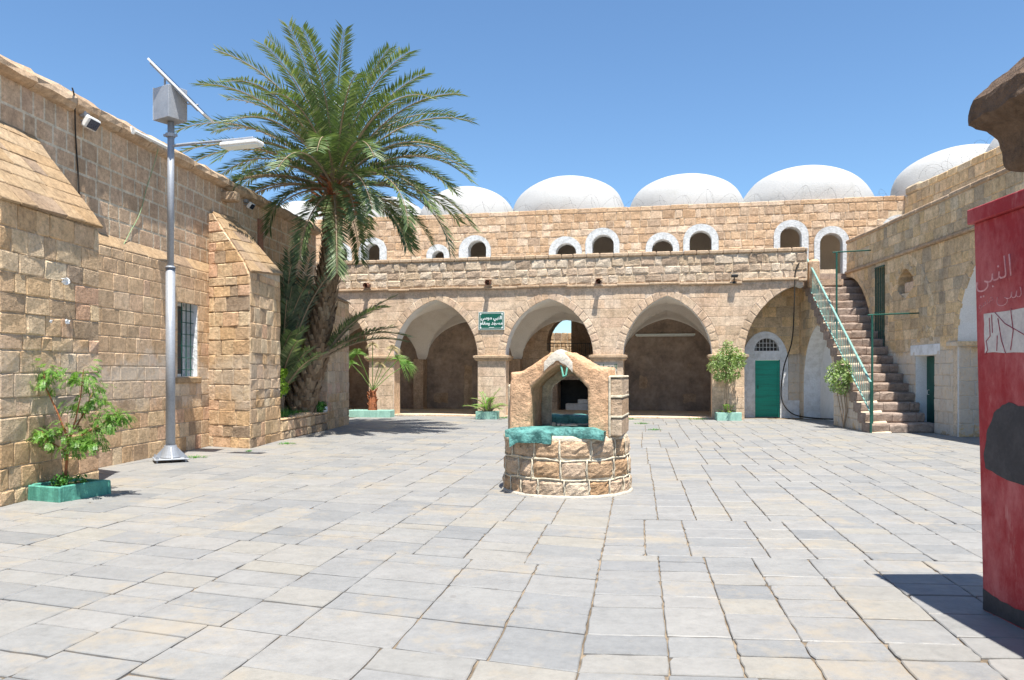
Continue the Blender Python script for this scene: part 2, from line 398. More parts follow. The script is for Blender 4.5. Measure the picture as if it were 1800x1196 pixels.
def emit(parent, specs, mat, depth, inset, rough, name='stone', maxn=300, restname=None):
    """specs: (M, corners, isrect). The best-seen ones become objects, the rest one joined part."""
    sc = []
    for i, (M, c, rect) in enumerate(specs):
        cx = sum(p[0] for p in c) / 4; cz = sum(p[1] for p in c) / 4
        w = abs(c[1][0] - c[0][0]); h = abs(c[3][1] - c[0][1])
        sc.append((vis_score(M @ Vector((cx, 0, cz)), w, h), i, cx, cz))
    sc.sort(reverse=True)
    rest = MB()
    for rank, (s, i, cx, cz) in enumerate(sc):
        M, c, rect = specs[i]
        mname = mat if isinstance(mat, str) else mat(M @ Vector((cx, 0, cz)))
        if rank < maxn and s > 0:
            if rect:
                w = c[1][0] - c[0][0]; h = c[3][1] - c[0][1]
                me = shared_stone(mname, depth, w, h, depth, inset, rough)
                o = bpy.data.objects.new(name, me)
                reg(o, parent, M @ T(cx, 0, cz) @ Matrix.Diagonal((w, 1, h, 1)))
            else:
                vs, fs = stone_geo([(x - cx, z - cz) for x, z in c], depth, inset, RN, rough=rough)
                me = bpy.data.meshes.new(name); me.from_pydata(vs, [], fs); me.materials.append(MATS[mname]); me.update()
                reg(bpy.data.objects.new(name, me), parent, M @ T(cx, 0, cz))
        else:
            vs, fs = stone_geo(c, depth, inset, RN, rough=rough)
            rest.add(vs, fs, 0, M)
    if rest.v:
        W = WM[parent.name]
        inv = W.inverted(); rest.v = [tuple(inv @ Vector(p)) for p in rest.v]
        me_m = mat if isinstance(mat, str) else mat(Vector((0, 20, 3)))
        rest.build(restname or (name + '_courses'), me_m, parent, W.copy(), kind='stuff')

class Arch:
    def __init__(s, c, a, zb, zs, rise, kind='pointed', ring=0.0):
        s.c = c; s.a = a; s.zb = zb; s.zs = zs; s.rise = rise; s.kind = kind; s.ring = ring
    def grow(s, m):
        if s.kind == 'rect': return Arch(s.c, s.a + m, s.zb - m, s.zs + m, 0, 'rect')
        return Arch(s.c, s.a + m, s.zb, s.zs, s.rise + m, s.kind)
    def _rc(s):
        cc = max(0, (s.rise ** 2 - s.a ** 2) / (2 * s.a)); return s.a + cc, cc
    def hw(s, z):
        if z < s.zb: return 0
        if z <= s.zs: return s.a
        if s.kind == 'rect' or z >= s.zs + s.rise: return 0
        if s.kind == 'pointed' and s.rise > s.a:
            R_, cc = s._rc(); return max(0, math.sqrt(max(0, R_ * R_ - (z - s.zs) ** 2)) - cc)
        return s.a * math.sqrt(max(0, 1 - ((z - s.zs) / s.rise) ** 2))
    def top(s, x):
        t = min(abs(x - s.c), s.a)
        if s.kind == 'rect': return s.zs
        if s.kind == 'pointed' and s.rise > s.a:
            R_, cc = s._rc(); return s.zs + math.sqrt(max(0, R_ * R_ - (t + cc) ** 2))
        return s.zs + s.rise * math.sqrt(max(0, 1 - (t / s.a) ** 2))
    def pt(s, t):                                   # t 0..1 left spring to right spring
        sg = -1 if t < .5 else 1; q = (1 - abs(t - .5) * 2)
        if s.kind == 'pointed' and s.rise > s.a:
            R_, cc = s._rc(); ph = math.asin(min(1, s.rise / R_)) * q
            return s.c + sg * (R_ * math.cos(ph) - cc), s.zs + R_ * math.sin(ph)
        ph = math.pi / 2 * q
        return s.c + sg * s.a * math.cos(ph), s.zs + s.rise * math.sin(ph)

def courses(M, z0, z1, L, Rr, ops=(), ch=(.28, .36), sw=(.35, .7), gap=.014):
    Lf = L if callable(L) else (lambda z: L); Rf = Rr if callable(Rr) else (lambda z: Rr)
    out = []; z = z0; g = gap / 2
    while z < z1 - .04:
        h = U(*ch)
        if z1 - (z + h) < ch[0] * .6: h = z1 - z
        za, zb = z + g, z + h - g; zm = (za + zb) / 2
        iv = [(Lf(za), Lf(zb), Rf(za), Rf(zb))]
        for o in ops:
            q = o.grow(o.ring)
            ha, hb = q.hw(za), q.hw(zb)
            if max(ha, hb, q.hw(zm)) < .03: continue
            if q.kind == 'rect': ha = hb = q.hw(zm)
            if ha == 0 and hb == 0: continue
            fill = None
            if q.kind != 'rect' and ha > 0 and hb == 0:
                hb = ha; zf_ = za + .5 * (q.top(q.c) - za)
                if zb - zf_ > .05 and q.c - ha > (iv[0][0] if iv else 0) and q.c + ha < (iv[-1][2] if iv else 0):
                    out.append((M, [(q.c - ha + g, zf_), (q.c + ha - g, zf_), (q.c + ha - g, zb), (q.c - ha + g, zb)], True))
            new = []
            for (la, lb, ra, rb) in iv:
                oL = (q.c - ha, q.c - hb); oR = (q.c + ha, q.c + hb)
                if (oR[0] + oR[1]) <= (la + lb) or (oL[0] + oL[1]) >= (ra + rb): new.append((la, lb, ra, rb)); continue
                if oL[0] + oL[1] > la + lb: new.append((la, lb, min(oL[0], ra), min(oL[1], rb)))
                if oR[0] + oR[1] < ra + rb: new.append((max(oR[0], la), max(oR[1], lb), ra, rb))
            iv = new
        for (la, lb, ra, rb) in iv:
            W = ((ra - la) + (rb - lb)) / 2
            if W < .05: continue
            xs = []; x = max(la, lb); e = min(ra, rb); x += U(*sw) * U(.5, 1)
            while x < e - sw[0] * .55: xs.append(x); x += U(*sw)
            bl = (la, lb)
            for k in xs + [None]:
                br = (ra, rb) if k is None else (k, k)
                c = [(bl[0] + g, za), (br[0] - g, za), (br[1] - g, zb), (bl[1] + g, zb)]
                if c[1][0] - c[0][0] > .01 or c[2][0] - c[3][0] > .01:
                    if c[1][0] < c[0][0]: c[1] = (c[0][0] + .01, za)
                    if c[2][0] < c[3][0]: c[2] = (c[3][0] + .01, zb)
                    rect = abs(c[0][0] - c[3][0]) < 1e-4 and abs(c[1][0] - c[2][0]) < 1e-4
                    out.append((M, c, rect))
                bl = br
        z += h
    return out

def voussoirs(M, a, m, n, g=.01):
    o = a.grow(m); out = []
    for i in range(n):
        t0, t1 = i / n, (i + 1) / n
        if t0 < .5 < t1: t1 = .5
        p0, p1, q0, q1 = a.pt(t0), a.pt(t1), o.pt(t0), o.pt(t1)
        if abs(t1 - .5) < 1e-6: p1 = (a.c, a.zs + a.rise); q1 = (o.c, o.zs + o.rise)
        if abs(t0 - .5) < 1e-6: p0 = (a.c, a.zs + a.rise); q0 = (o.c, o.zs + o.rise)
        def sh(p, q, f): return (p[0] + (q[0] - p[0]) * f, p[1] + (q[1] - p[1]) * f)
        L_ = math.dist(p0, p1) or 1; f = g / L_
        c = [sh(p1, p0, f), sh(p0, p1, f), sh(q0, q1, f), sh(q1, q0, f)]
        c = [c[1], c[0], c[3], c[2]] if False else c
        # order must run counter clockwise seen from the front
        ar = sum(c[k][0] * c[(k + 1) % 4][1] - c[(k + 1) % 4][0] * c[k][1] for k in range(4))
        if ar < 0: c = [c[1], c[0], c[3], c[2]]
        out.append((M, c, False))
    return out

def holed_wall(M, L, Rr, z0, z1, ops, thick, name, mats, parent, step=.5, back=True, ztop=None):
    """Wall slab with arched openings: front at y=0, back at y=thick, reveals in material 1."""
    zt = ztop or (lambda x: z1)
    xs = {L, Rr}; x = L
    while x < Rr: xs.add(round(x, 4)); x += step
    for o in ops:
        N = 16 if o.kind != 'rect' else 1
        for i in range(N + 1):
            q = o.c - o.a * math.cos(math.pi * i / N)
            if L < q < Rr: xs.add(q)
    xs = sorted(xs); mb = MB()
    def quad(a, b, c, d, mi=0): mb.add([a, b, c, d], [(0, 1, 2, 3)], mi)
    for i in range(len(xs) - 1):
        a, b = xs[i], xs[i + 1]
        if b - a < 1e-6: continue
        m = (a + b) / 2
        segs = [(z0, z0)]; cur = (z0, z0); rs = []
        for o in sorted([o for o in ops if abs(m - o.c) < o.a], key=lambda o: o.zb):
            if o.zb > z0: rs.append((cur[0], cur[1], o.zb, o.zb)); quad((a, 0, o.zb), (b, 0, o.zb), (b, thick, o.zb), (a, thick, o.zb), 1)
            ta, tb = o.top(a), o.top(b)
            quad((b, 0, tb), (a, 0, ta), (a, thick, ta), (b, thick, tb), getattr(o, 'mi', 1))
            cur = (ta, tb)
        rs.append((cur[0], cur[1], zt(a), zt(b)))
        for (p, q, r_, s_) in rs:
            if r_ - p < 1e-5 and s_ - q < 1e-5: continue
            quad((a, 0, p), (b, 0, q), (b, 0, s_), (a, 0, r_))
            if back: quad((b, thick, q), (a, thick, p), (a, thick, r_), (b, thick, s_))
        quad((a, 0, zt(a)), (b, 0, zt(b)), (b, thick, zt(b)), (a, thick, zt(a)))
    for o in ops:
        for sg in (-1, 1):
            x = o.c + sg * o.a
            if L <= x <= Rr:
                zb = max(o.zb, z0)
                p = [(x, 0, zb), (x, 0, o.zs), (x, thick, o.zs), (x, thick, zb)]
                quad(*(p if sg < 0 else p[::-1]), getattr(o, 'mi', 1))
    for x, fl in ((L, 0), (Rr, 1)):
        if not any(abs(x - o.c) < o.a for o in ops):
            p = [(x, 0, z0), (x, 0, zt(x)), (x, thick, zt(x)), (x, thick, z0)]
            quad(*(p[::-1] if not fl else p))
    W = WM[parent.name] if parent else Matrix.Identity(4)
    return mb.build(name, mats, parent, M)

def slabbox(parent, M, dims, name, mat, bev=0, kind=None):
    mb = MB(); mb.box(*dims, bev=bev); return mb.build(name, mat, parent, M, kind=kind)

# ------------------------------------------------------------------ ground and paving
g = MB(); g.add([(-2500, -2500, -.06), (2500, -2500, -.06), (2500, 2500, -.06), (-2500, 2500, -.06)], [(0, 1, 2, 3)])
tag(g.build('desert_ground', 'desert'), kind='structure')
pv = MB(); pv.add([(-14, -4, -.004), (17, -4, -.004), (17, 36, -.004), (-14, 36, -.004)], [(0, 1, 2, 3)])
pave = tag(pv.build('courtyard_paving', 'joint_sand'), kind='structure')

D_ = math.radians(9.2); dv = Vector((math.sin(D_), math.cos(D_), 0)); pvx = Vector((math.cos(D_), -math.sin(D_), 0))
P0 = Vector((.343, 4.1, 0))
def slab_ok(p):
    if p.y < 1.2 or p.y > 28.3 - .2 * p.x: return False
    if p.x < -8.3 + .091 * p.y or p.x > 11.6 + .062 * p.y: return False
    return True
slabs = []
def P(x, yy, skew): return P0 + pvx * x + dv * (yy - x * skew - 4.1)
for left in (0, 1):
    skew = math.tan(math.radians(9.5 if left else -4.5)); yb = -3.5 + U(0, .5)
    sg = -1 if left else 1
    while yb < 32:
        bh = U(1.5, 3.4); x = 0.0; prev = None
        while x < 14:
            w = (U(.36, .5) if RN.random() < .8 else U(.5, .7)) * (1.28 if left else 1.0)
            a, b = (x, x + w) if not left else (-x - w, -x); x += w
            if prev and RN.random() < .5: cuts = [c + U(-.03, .03) if 0 < c < bh else c for c in prev]
            else:
                cuts = [0.0]
                while cuts[-1] < bh - .45: cuts.append(cuts[-1] + (U(.27, .42) if RN.random() < .75 else U(.42, .6)))
                if bh - cuts[-1] < .22 and len(cuts) > 1: cuts.pop()
                cuts.append(bh)
            prev = cuts; gp = .003
            for c0, c1 in zip(cuts[:-1], cuts[1:]):
                y0, y1 = yb + c0, yb + c1
                gy = .0065; gx_ = .002; c = [P(a + gx_, y0 + gy, skew), P(b - gx_, y0 + gy, skew), P(b - gx_, y1 - gy, skew), P(a + gx_, y1 - gy, skew)]
                cen = sum(c, Vector()) / 4
                if slab_ok(cen): slabs.append((c, cen))
        yb += bh
def slab_geo(c, cen, n):
    pts = []
    for k in range(4):
        p, q = c[k], c[(k + 1) % 4]
        for i in range(n):
            r_ = p.lerp(q, i / n)
            amp = .005 if i else .010
            nrm = (cen - r_).normalized()
            pts.append(r_ + nrm * (abs(RN.gauss(0, amp)) - .001))
    N = len(pts); dz = U(-.0025, .003); tx, ty = U(-.004, .004), U(-.004, .004)
    top = []; ring = []; bot = []
    for p in pts:
        rel = p - cen; z = .012 + dz + rel.x * tx + rel.y * ty
        top.append((rel.x * .975, rel.y * .975, z)); ring.append((rel.x, rel.y, z - .006)); bot.append((rel.x, rel.y, -.02))
    v = top + ring + bot
    f = [tuple(range(N))]
    for i in range(N):
        j = (i + 1) % N; f.append((i, N + i, N + j, j)); f.append((N + i, 2 * N + i, 2 * N + j, N + j))
    return v, f
order = sorted(slabs, key=lambda s: -vis_score(s[1], .3 / max(1, s[1].y), 1))
restm = MB()
for k, (c, cen) in enumerate(order):
    if k < 300 and vis_score(cen, 1, 1) > 0:
        v, f = slab_geo(c, cen, 4)
        me = bpy.data.meshes.new('paving_slab'); me.from_pydata(v, [], f); me.materials.append(MATS['paving_slab']); me.update()
        reg(bpy.data.objects.new('paving_slab', me), pave, T(cen.x, cen.y, 0))
    else:
        v, f = slab_geo(c, cen, 2); restm.add(v, f, 0, T(cen.x, cen.y, 0))
restm.build('paving_slab_field', 'paving_slab', pave, kind='stuff')

# ------------------------------------------------------------------ LEFT: prayer hall with buttresses
hall = thing('prayer_hall', 'long tan stone hall with sloping buttresses along the left side of the courtyard', 'building', (-7, 14, 0))
LW = frame((-8.05, 0, 0), (.091, 1, 0)); LN = Vector((.091, 1, 0)).length
def LS(Y): return Y * LN
S0, S1 = LS(4.0), LS(24.1)
win = Arch(LS(15.9), .40, 1.52, 3.02, 0, 'rect')
low = holed_wall(LW, S0, S1, 0, 3.73, [win], .55, 'lower_wall', ['mortar', 'limewash'], hall, back=False)
sp = courses(LW, .0, 3.73, S0, S1, [Arch(win.c, .41, 1.50, 3.04, 0, 'rect')], ch=(.22, .33), sw=(.22, .58), gap=.015)
emit(low, sp, lambda p: 'warm_stone' if p.z < 1.35 else 'warm_dressed_stone', .012, .012, .9)
LWu = LW @ T(0, .2, 0)
upw = holed_wall(LWu, S0, S1, 3.9, 5.93, [], .5, 'upper_wall', ['pale_mortar', 'pale_mortar'], hall, back=False)
emit(upw, courses(LWu, 3.98, 5.84, S0, S1, [], ch=(.27, .34), sw=(.24, .50), gap=.042), 'hall_upper_stone', .005, .010, .9)
# sloping ledge between the two
Vs = Vector((0, .2, .25)); Vw = LW.to_3x3() @ Vs.normalized()
LD = frame(LW @ Vector((0, 0, 3.73)), LW.to_3x3() @ Vector((1, 0, 0)), Vw)
led = MB(); led.add([(S0, 0, 0), (S1, 0, 0), (S1, 0, .32), (S0, 0, .32)], [(0, 1, 2, 3)])
ledge = led.build('ledge', 'mortar', hall, LD)
emit(ledge, courses(LD, 0, .32, S0, S1, [], ch=(.32, .32), sw=(.5, .9), gap=.01), 'pale_slope_stone', .02, .02, .6, 'ledge_stone')
# body and roof
slabbox(hall, LW, (S0, S1, .5, 7, 0, 5.86), 'hall_body', 'grey_mortar')
# coping: rough projecting slabs
x = S0
while x < S1:
    l = min(U(.55, 1.1), S1 - x + .01)
    mb = MB(); n = 3; prof = [(.16, -.12), (-.02, -.07), (-.10, .0), (-.09, .10), (.02, .2), (.5, .34), (.5, -.12)]
    vs = []; fs = []
    for i in range(n + 1):
        for (py, pz) in prof: vs.append(((i / n - .5) * (l - .012), py + U(-.022, .022), pz + U(-.02, .02)))
    N = len(prof)
    for i in range(n):
        for k in range(N):
            j = (k + 1) % N; fs.append((i * N + k, i * N + j, (i + 1) * N + j, (i + 1) * N + k))
    fs += [tuple(reversed(range(N))), tuple(range(n * N, n * N + N))]
    mb.add(vs, fs); mb.build('coping_stone', 'coping_stone', hall, LWu @ T(x + l / 2, -.06, 5.90)); x += l
# buttresses
def buttress(near, far, wn_, wf_, ztn, ztf, tn, tf, seed):
    """near/far: ground corners of the outer face; wn_/wf_: where the sides meet the wall; tn/tf: upper ends of the slope"""
    b = MB()
    P = [Vector((*near, 0)), Vector((*far, 0)), Vector((*wf_, 0)), Vector((*wn_, 0)),
         Vector((*near, ztn)), Vector((*far, ztf)), Vector(tf), Vector(tn)]
    b.add([tuple(p) for p in P], [(0, 1, 5, 4), (1, 2, 6, 5), (3, 0, 4, 7), (4, 5, 6, 7)])
    o = b.build('buttress', 'mortar', hall)
    # outer face
    Mf = frame(P[0], P[1] - P[0]); Lf = (P[1] - P[0]).length
    emit(o, courses(Mf, 0, min(ztn, ztf), .0, Lf, ch=(.19, .34), sw=(.2, .6), gap=.013), 'warm_stone', .017, .016, 1.4, maxn=110)
    # near side
    Mn = frame(P[3], P[0] - P[3]); Ln = (P[0] - P[3]).length
    dx = (Mn.inverted() @ P[7]); zt = P[7].z
    def Rz(z): return Ln if z < ztn else Ln + (max(dx.x, 0) - Ln) * (z - ztn) / (zt - ztn)
    emit(o, courses(Mn, 0, zt - .12, 0.0, Rz, ch=(.19, .34), sw=(.2, .6), gap=.013), 'warm_stone', .017, .016, 1.4, maxn=110)
    # slope slabs
    A, B, C, Dd = P[4], P[5], P[6], P[7]
    Ux = (B - A).normalized(); Vv = (Dd - A) - Ux * (Dd - A).dot(Ux)
    Ms = frame(A, Ux, Vv); inv = Ms.inverted(); b_, c_, d_ = inv @ B, inv @ C, inv @ Dd
    Hh = d_.z
    emit(o, courses(Ms @ T(0, -.045, 0), -.05, Hh, lambda z: d_.x * z / Hh - .03, lambda z: b_.x + (c_.x - b_.x) * z / Hh + .03, ch=(.26, .36), sw=(.3, .7), gap=.012),
         'pale_slope_stone', .015, .014, .9, name='slope_slab')
    return o
buttress((-6.05, 9.2), (-5.97, 11.27), (-7.22, 9.2), (-7.02, 11.27), 3.66, 3.7, (-7.35, 9.3, 5.1), (-7.16, 11.75, 5.12), 1)
buttress((-5.47, 16.3), (-5.44, 18.3), (-6.52, 16.8), (-6.38, 18.3), 3.72, 3.9, (-6.65, 17.3, 5.14), (-6.55, 18.5, 5.1), 2)
buttress((-5.10, 21.6), (-5.0, 23.9), (-6.08, 21.6), (-5.88, 23.9), 3.7, 3.7, (-6.12, 21.62, 4.25), (-5.92, 23.9, 4.25), 3)
# window bars and panes
wf = MB(); wf.box(-.40, .40, .32, .36, 1.52, 3.02)
wo = wf.build('window', 'dark_board', hall, LW @ T(win.c, 0, 0))
fr = MB()
for a in ((-.40, -.36, 1.52, 3.02), (.36, .40, 1.52, 3.02), (-.02, .02, 1.52, 3.02), (-.4, .4, 1.52, 1.57), (-.4, .4, 2.97, 3.02)): fr.box(a[0], a[1], .29, .315, a[2], a[3])
fr.build('window_frame', 'white_metal', wo, LW @ T(win.c, 0, 0))
for i in range(4):
    q = MB(); x = -.27 + i * .18; q.tube([(x, .08, 1.5), (x, .08, 3.03)], .011, 6); q.build('window_bar', 'dark_green', wo, LW @ T(win.c, 0, 0))
for i in range(6):
    q = MB(); z = 1.66 + i * .24; q.tube([(-.41, .09, z), (.41, .09, z)], .009, 6); q.build('window_bar', 'dark_green', wo, LW @ T(win.c, 0, 0))
slabbox(hall, LW @ T(win.c, 0, 0), (-.5, .5, -.05, .3, 1.38, 1.5), 'window_sill', 'pale_slope_stone', .015)
# stone water spout and dark vertical slot near the far end
p = at(375, 318, 17.9)
mb = MB(); mb.box(-.5, .08, -.13, .13, -.11, .11, bev=.03); mb.build('stone_spout', 'warm_stone', hall, frame((-6.35, 17.9, 5.62), (1, 0, 0)))
mb = MB(); mb.box(-.14, .14, -.03, .02, 4.0, 5.5)
mb.build('dark_slot_strip', 'clay', hall, LWu @ T(LS(19.9), -.02, 0))  # darkness of the recessed drain slot put into a flat strip's colour

# ------------------------------------------------------------------ BACK: arcade and domed storey
AF = frame((0, 27.9, 0), (1, -.2, 0))
inn = thing('arcade_building', 'two storey stone building with pointed arcade and white domes across the back', 'building', (0, 30, 0))
def fs(u, v=700): return hit(u, v, AF)[0]
RE = fs(1412)
def mkarch(ul, ur, vtop, zs=2.15, ring=.3, um=None):
    l, r_ = fs(ul), fs(ur); c = (l + r_) / 2; top = hit(um or (ul + ur) / 2, vtop, AF)[1]
    return Arch(c, (r_ - l) / 2, 0, zs, top - zs, 'pointed', ring)
aB = mkarch(692, 840, 527); aC = mkarch(888, 1043, 525); aD = mkarch(1095, 1252, 520)
aA = Arch(aB.c - 4.15, aB.a, 0, 2.15, aB.rise, 'pointed', .3)
aE = mkarch(1308, 1496, 500, um=1402)
arches = [aA, aB, aC, aD, aE]
WL = -11.0
aw = holed_wall(AF, WL, RE, 0, 4.68, arches, .62, 'arcade_wall', ['grey_mortar', 'jamb_plaster'], inn)
sp = courses(AF, 0, 4.62, WL, RE, [Arch(a.c, a.a, 0, a.zs, a.rise, 'pointed', .27) if a is not None else a for a in arches], ch=(.30, .38), sw=(.38, .8), gap=.010)
# below the spring line the stones run up to the jamb
sp = []
z = 0
sp += courses(AF, 0, 2.15, WL, RE, [Arch(a.c, a.a, 0, a.zs, a.rise, 'pointed', 0) for a in arches], ch=(.33, .39), sw=(.45, .85), gap=.010)
sp += courses(AF, 2.15, 4.58, WL, RE, [Arch(a.c, a.a, 0, a.zs, a.rise, 'pointed', .27) for a in arches], ch=(.30, .37), sw=(.38, .8), gap=.010)
emit(aw, sp, 'arcade_stone', .008, .012, .8)
for a in arches:
    vs_ = voussoirs(AF, a, .26, 22)
    vs_ = [s for s in vs_ if max(c[0] for c in s[1]) < RE]
    emit(aw, vs_, 'arcade_stone', .014, .012, .8, 'voussoir')
# capitals on the piers
piers = [(aA.c + aA.a, aB.c - aB.a), (aB.c + aB.a, aC.c - aC.a), (aC.c + aC.a, aD.c - aD.a), (aD.c + aD.a, aE.c - aE.a)]
for (l, r_) in piers:
    mb = MB()
    prof = [(-.0, 2.02), (-.06, 2.06), (-.06, 2.10), (-.10, 2.13), (-.10, 2.20), (0, 2.22)]
    pts = []
    for (y, z) in prof: pts += [(l - .05 + y, y - .012, z), (r_ + .05 - y, y - .012, z), (r_ + .05 - y, .64 - y, z), (l - .05 + y, .64 - y, z)]
    fcs = [(3, 2, 1, 0), tuple(range(20, 24))]
    for k in range(5):
        for i in range(4): j = (i + 1) % 4; fcs.append((k * 4 + i, k * 4 + j, k * 4 + 4 + j, k * 4 + 4 + i))
    mb.add(pts, fcs); mb.build('capital', 'coping_stone', aw, AF)
    # lower jamb faces and the pier behind: bare stone
    mb = MB(); mb.box(l - .012, r_ + .012, .02, .66, 0, 2.03); mb.build('pier_core', 'arcade_stone', aw, AF)
# cornice line, parapet and its coping
x = WL
k = 0
while x < RE + .1:
    l = U(.7, 1.2); e = min(x + l, RE + .1); mb = MB()
    dz = .03 * math.sin(x * 1.7) + U(-.008, .008) + (.06 if x > 6.5 else 0) * min(1, (x - 6.5) / 2) if x > 6.5 else .02 * math.sin(x * 1.7) + U(-.006, .006)
    mb.box(x, e - .004, -.10, .3, 4.60 + dz, 4.68 + dz, bev=.02); mb.build('cornice_stone', 'coping_stone', inn, AF); x = e
pw = MB(); pw.box(WL, RE + .12, .0, .40, 4.66, 5.62); pwo = pw.build('parapet_wall', 'mortar', inn, AF)
emit(pwo, courses(AF, 4.70, 5.60, WL, RE + .12, ch=(.17, .34), sw=(.18, .6), gap=.03), 'rubble_stone', .032, .04, 1.6)
x = WL
while x < RE + .1:
    l = U(.38, .5); e = min(x + l, RE + .14); mb = MB(); mb.box(x, e - .008, -.07 + U(-.01, .01), .46, 5.62, 5.76 + U(-.012, .012), bev=.03)
    mb.build('coping_stone', 'coping_stone', inn, AF); x = e
# arcade interior
inner_y0, inner_y1 = .62, 4.9
mids = [(piers[i][0] + piers[i][1]) / 2 for i in range(4)]
edges = [mids[0] - 4.15] + mids
def vault(l, r_, name='vault'):
    c = (l + r_) / 2; a = (r_ - l) / 2 - .22; ay = (inner_y1 - inner_y0) / 2; cy = (inner_y0 + inner_y1) / 2
    fx = Arch(0, a, 0, 2.15, aB.rise + .12, 'pointed'); fy = Arch(0, ay, 0, 2.15, aB.rise + .12, 'pointed')
    nx, ny = 41, 41; vs = []; fc = []
    for j in range(ny):
        for i in range(nx):
            s_ = -1 + 2 * i / (nx - 1); t_ = -1 + 2 * j / (ny - 1)
            x = math.sin(s_ * math.pi / 2) * (a + .22); y = math.sin(t_ * math.pi / 2) * ay
            zx = fx.top(x) if abs(x) < a else 2.15
            zy = fy.top(y)
            fr__ = (t_ + 1) / 2; zx = 2.15 + (zx - 2.15) * (1 - .27 * fr__ ** 1.2); zy = 2.15 + (zy - 2.15) * .93
            vs.append((c + x, cy + y, max(zx, zy)))
    for j in range(ny - 1):
        for i in range(nx - 1):
            k = j * nx + i; fc.append((k, k + nx, k + nx + 1, k + 1))
    mb = MB(); mb.add(vs, fc); return mb.build(name, 'vault_plaster', inn, AF, smooth=False)
for i in range(4): vault(edges[i], edges[i + 1])
# wall piers at the back and between bays, in bare darkened stone below the spring line
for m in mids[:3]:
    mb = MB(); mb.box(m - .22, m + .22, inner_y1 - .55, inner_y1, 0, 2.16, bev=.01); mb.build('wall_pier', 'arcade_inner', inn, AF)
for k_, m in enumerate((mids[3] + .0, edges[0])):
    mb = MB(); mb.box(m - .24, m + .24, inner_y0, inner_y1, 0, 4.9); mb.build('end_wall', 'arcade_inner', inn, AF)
# back wall with the passage opening of the middle bay
def bs(u, v): return hit(u, v, AF @ T(0, inner_y1, 0))
pl, pr = bs(962, 600)[0], bs(1062, 600)[0]
pass_o = Arch((pl + pr) / 2, (pr - pl) / 2, bs(1000, 628)[1], 2.9, bs(1000, 553)[1] - 2.9, 'pointed')
dl, dr = bs(980, 690)[0], bs(1036, 690)[0]
dk = Arch((dl + dr) / 2, (dr - dl) / 2, 0.02, bs(1000, 668)[1], 0, 'rect')
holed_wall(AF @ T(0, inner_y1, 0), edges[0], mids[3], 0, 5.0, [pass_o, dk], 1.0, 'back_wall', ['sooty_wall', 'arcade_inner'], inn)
emit(bw_par := inn, [], 'arcade_inner', .01, .01, 1) if False else None
midw = MB()
for (u, v, w, h) in ((823, 678, .34, 1.7), (1130, 672, .3, .5), (1212, 700, .5, .35), (775, 700, .6, .4)):
    c_ = bs(u, v); pts = []
    for (a_, b__) in ((-1, -1), (1, -1), (1, 1), (-1, 1)): pts.append((c_[0] + a_ * w / 2, c_[1] + b__ * h / 2))
    o2 = []
    for p_, q_ in zip(pts, pts[1:] + pts[:1]):
        for i in range(8):
            f = i / 8; x = p_[0] + (q_[0] - p_[0]) * f; z = p_[1] + (q_[1] - p_[1]) * f; nv = noise.noise_vector(Vector((x * 6, z * 6, u))) * .08; o2.append((x + nv.x, z + nv.y))
    mb = MB(); N_ = len(o2); mb.add([(x, inner_y1 - .012, z) for x, z in o2] + [(x, inner_y1 + .001, z) for x, z in o2], [tuple(range(N_))] + [(i, i + N_, (i + 1) % N_ + N_, (i + 1) % N_) for i in range(N_)])
    mb.build('plaster_patch', 'arcade_inner', inn, AF)
# stone facing of the middle bay's back wall
jj = courses(AF @ T(0, inner_y1 - .002, 0), .0, 4.3, mids[1] + .24, mids[2] - .24, [Arch(pass_o.c, pass_o.a, pass_o.zb, pass_o.zs, pass_o.rise, 'pointed'), dk], ch=(.34, .42), sw=(.4, .8), gap=.012)
bay = slabbox(inn, AF @ T(0, inner_y1, 0), (mids[1] + .24, dl - .3, -.001, .001, 0, .05), 'bay_facing', 'arcade_inner')
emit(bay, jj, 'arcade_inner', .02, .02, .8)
# dark store under the passage
mb = MB(); mb.box(dl - .5, dr + .5, inner_y1 + 1.9, inner_y1 + 2.0, 0, 2.2); mb.box(dl - .6, dl - .5, inner_y1 + 1, inner_y1 + 2, 0, 2.2); mb.box(dr + .5, dr + .6, inner_y1 + 1, inner_y1 + 2, 0, 2.2)
mb.box(pl - .6, pr + .6, inner_y1 + .99, inner_y1 + 3.2, pass_o.zb - .2, pass_o.zb - .02)
mb.build('store_walls', 'dark_board', inn, AF)
q0 = bs(1012, 715)[0]
mb = MB(); mb.box(q0 - .45, q0 + .5, inner_y1 + .2, inner_y1 + .8, .0, .30, bev=.02); mb.box(q0 + .05, q0 + .5, inner_y1 + .25, inner_y1 + .8, .3, .48, bev=.02); mb.build('white_block', 'limewash', inn, AF)
# second, narrower opening at the far end of the passage: its right jamb cuts the view of the sky
fl, fr_ = bs(940, 600)[0], bs(1004, 600)[0]
pa2 = hit(1004, 600, AF @ T(0, inner_y1 + 3.2, 0))[0]; pa1 = hit(955, 600, AF @ T(0, inner_y1 + 3.2, 0))[0]
holed_wall(AF @ T(0, inner_y1 + 3.2, 0), pl - 1.5, pr + 1.5, 0, 5.0, [Arch((pa1 - .9 + pa2) / 2, (pa2 - pa1 + .9) / 2, pass_o.zb - .1, 4.6, 0, 'rect')], .3, 'passage_end_wall', ['arcade_inner', 'arcade_inner'], inn)
mb = MB(); mb.box(pr + .02, pr + .3, inner_y1 + 1.0, inner_y1 + 3.2, 0, 5.0); mb.box(pl - 1.5, pl - 1.2, inner_y1 + 1.0, inner_y1 + 3.2, 0, 5.0)
mb.build('passage_side_wall', 'arcade_inner', inn, AF)
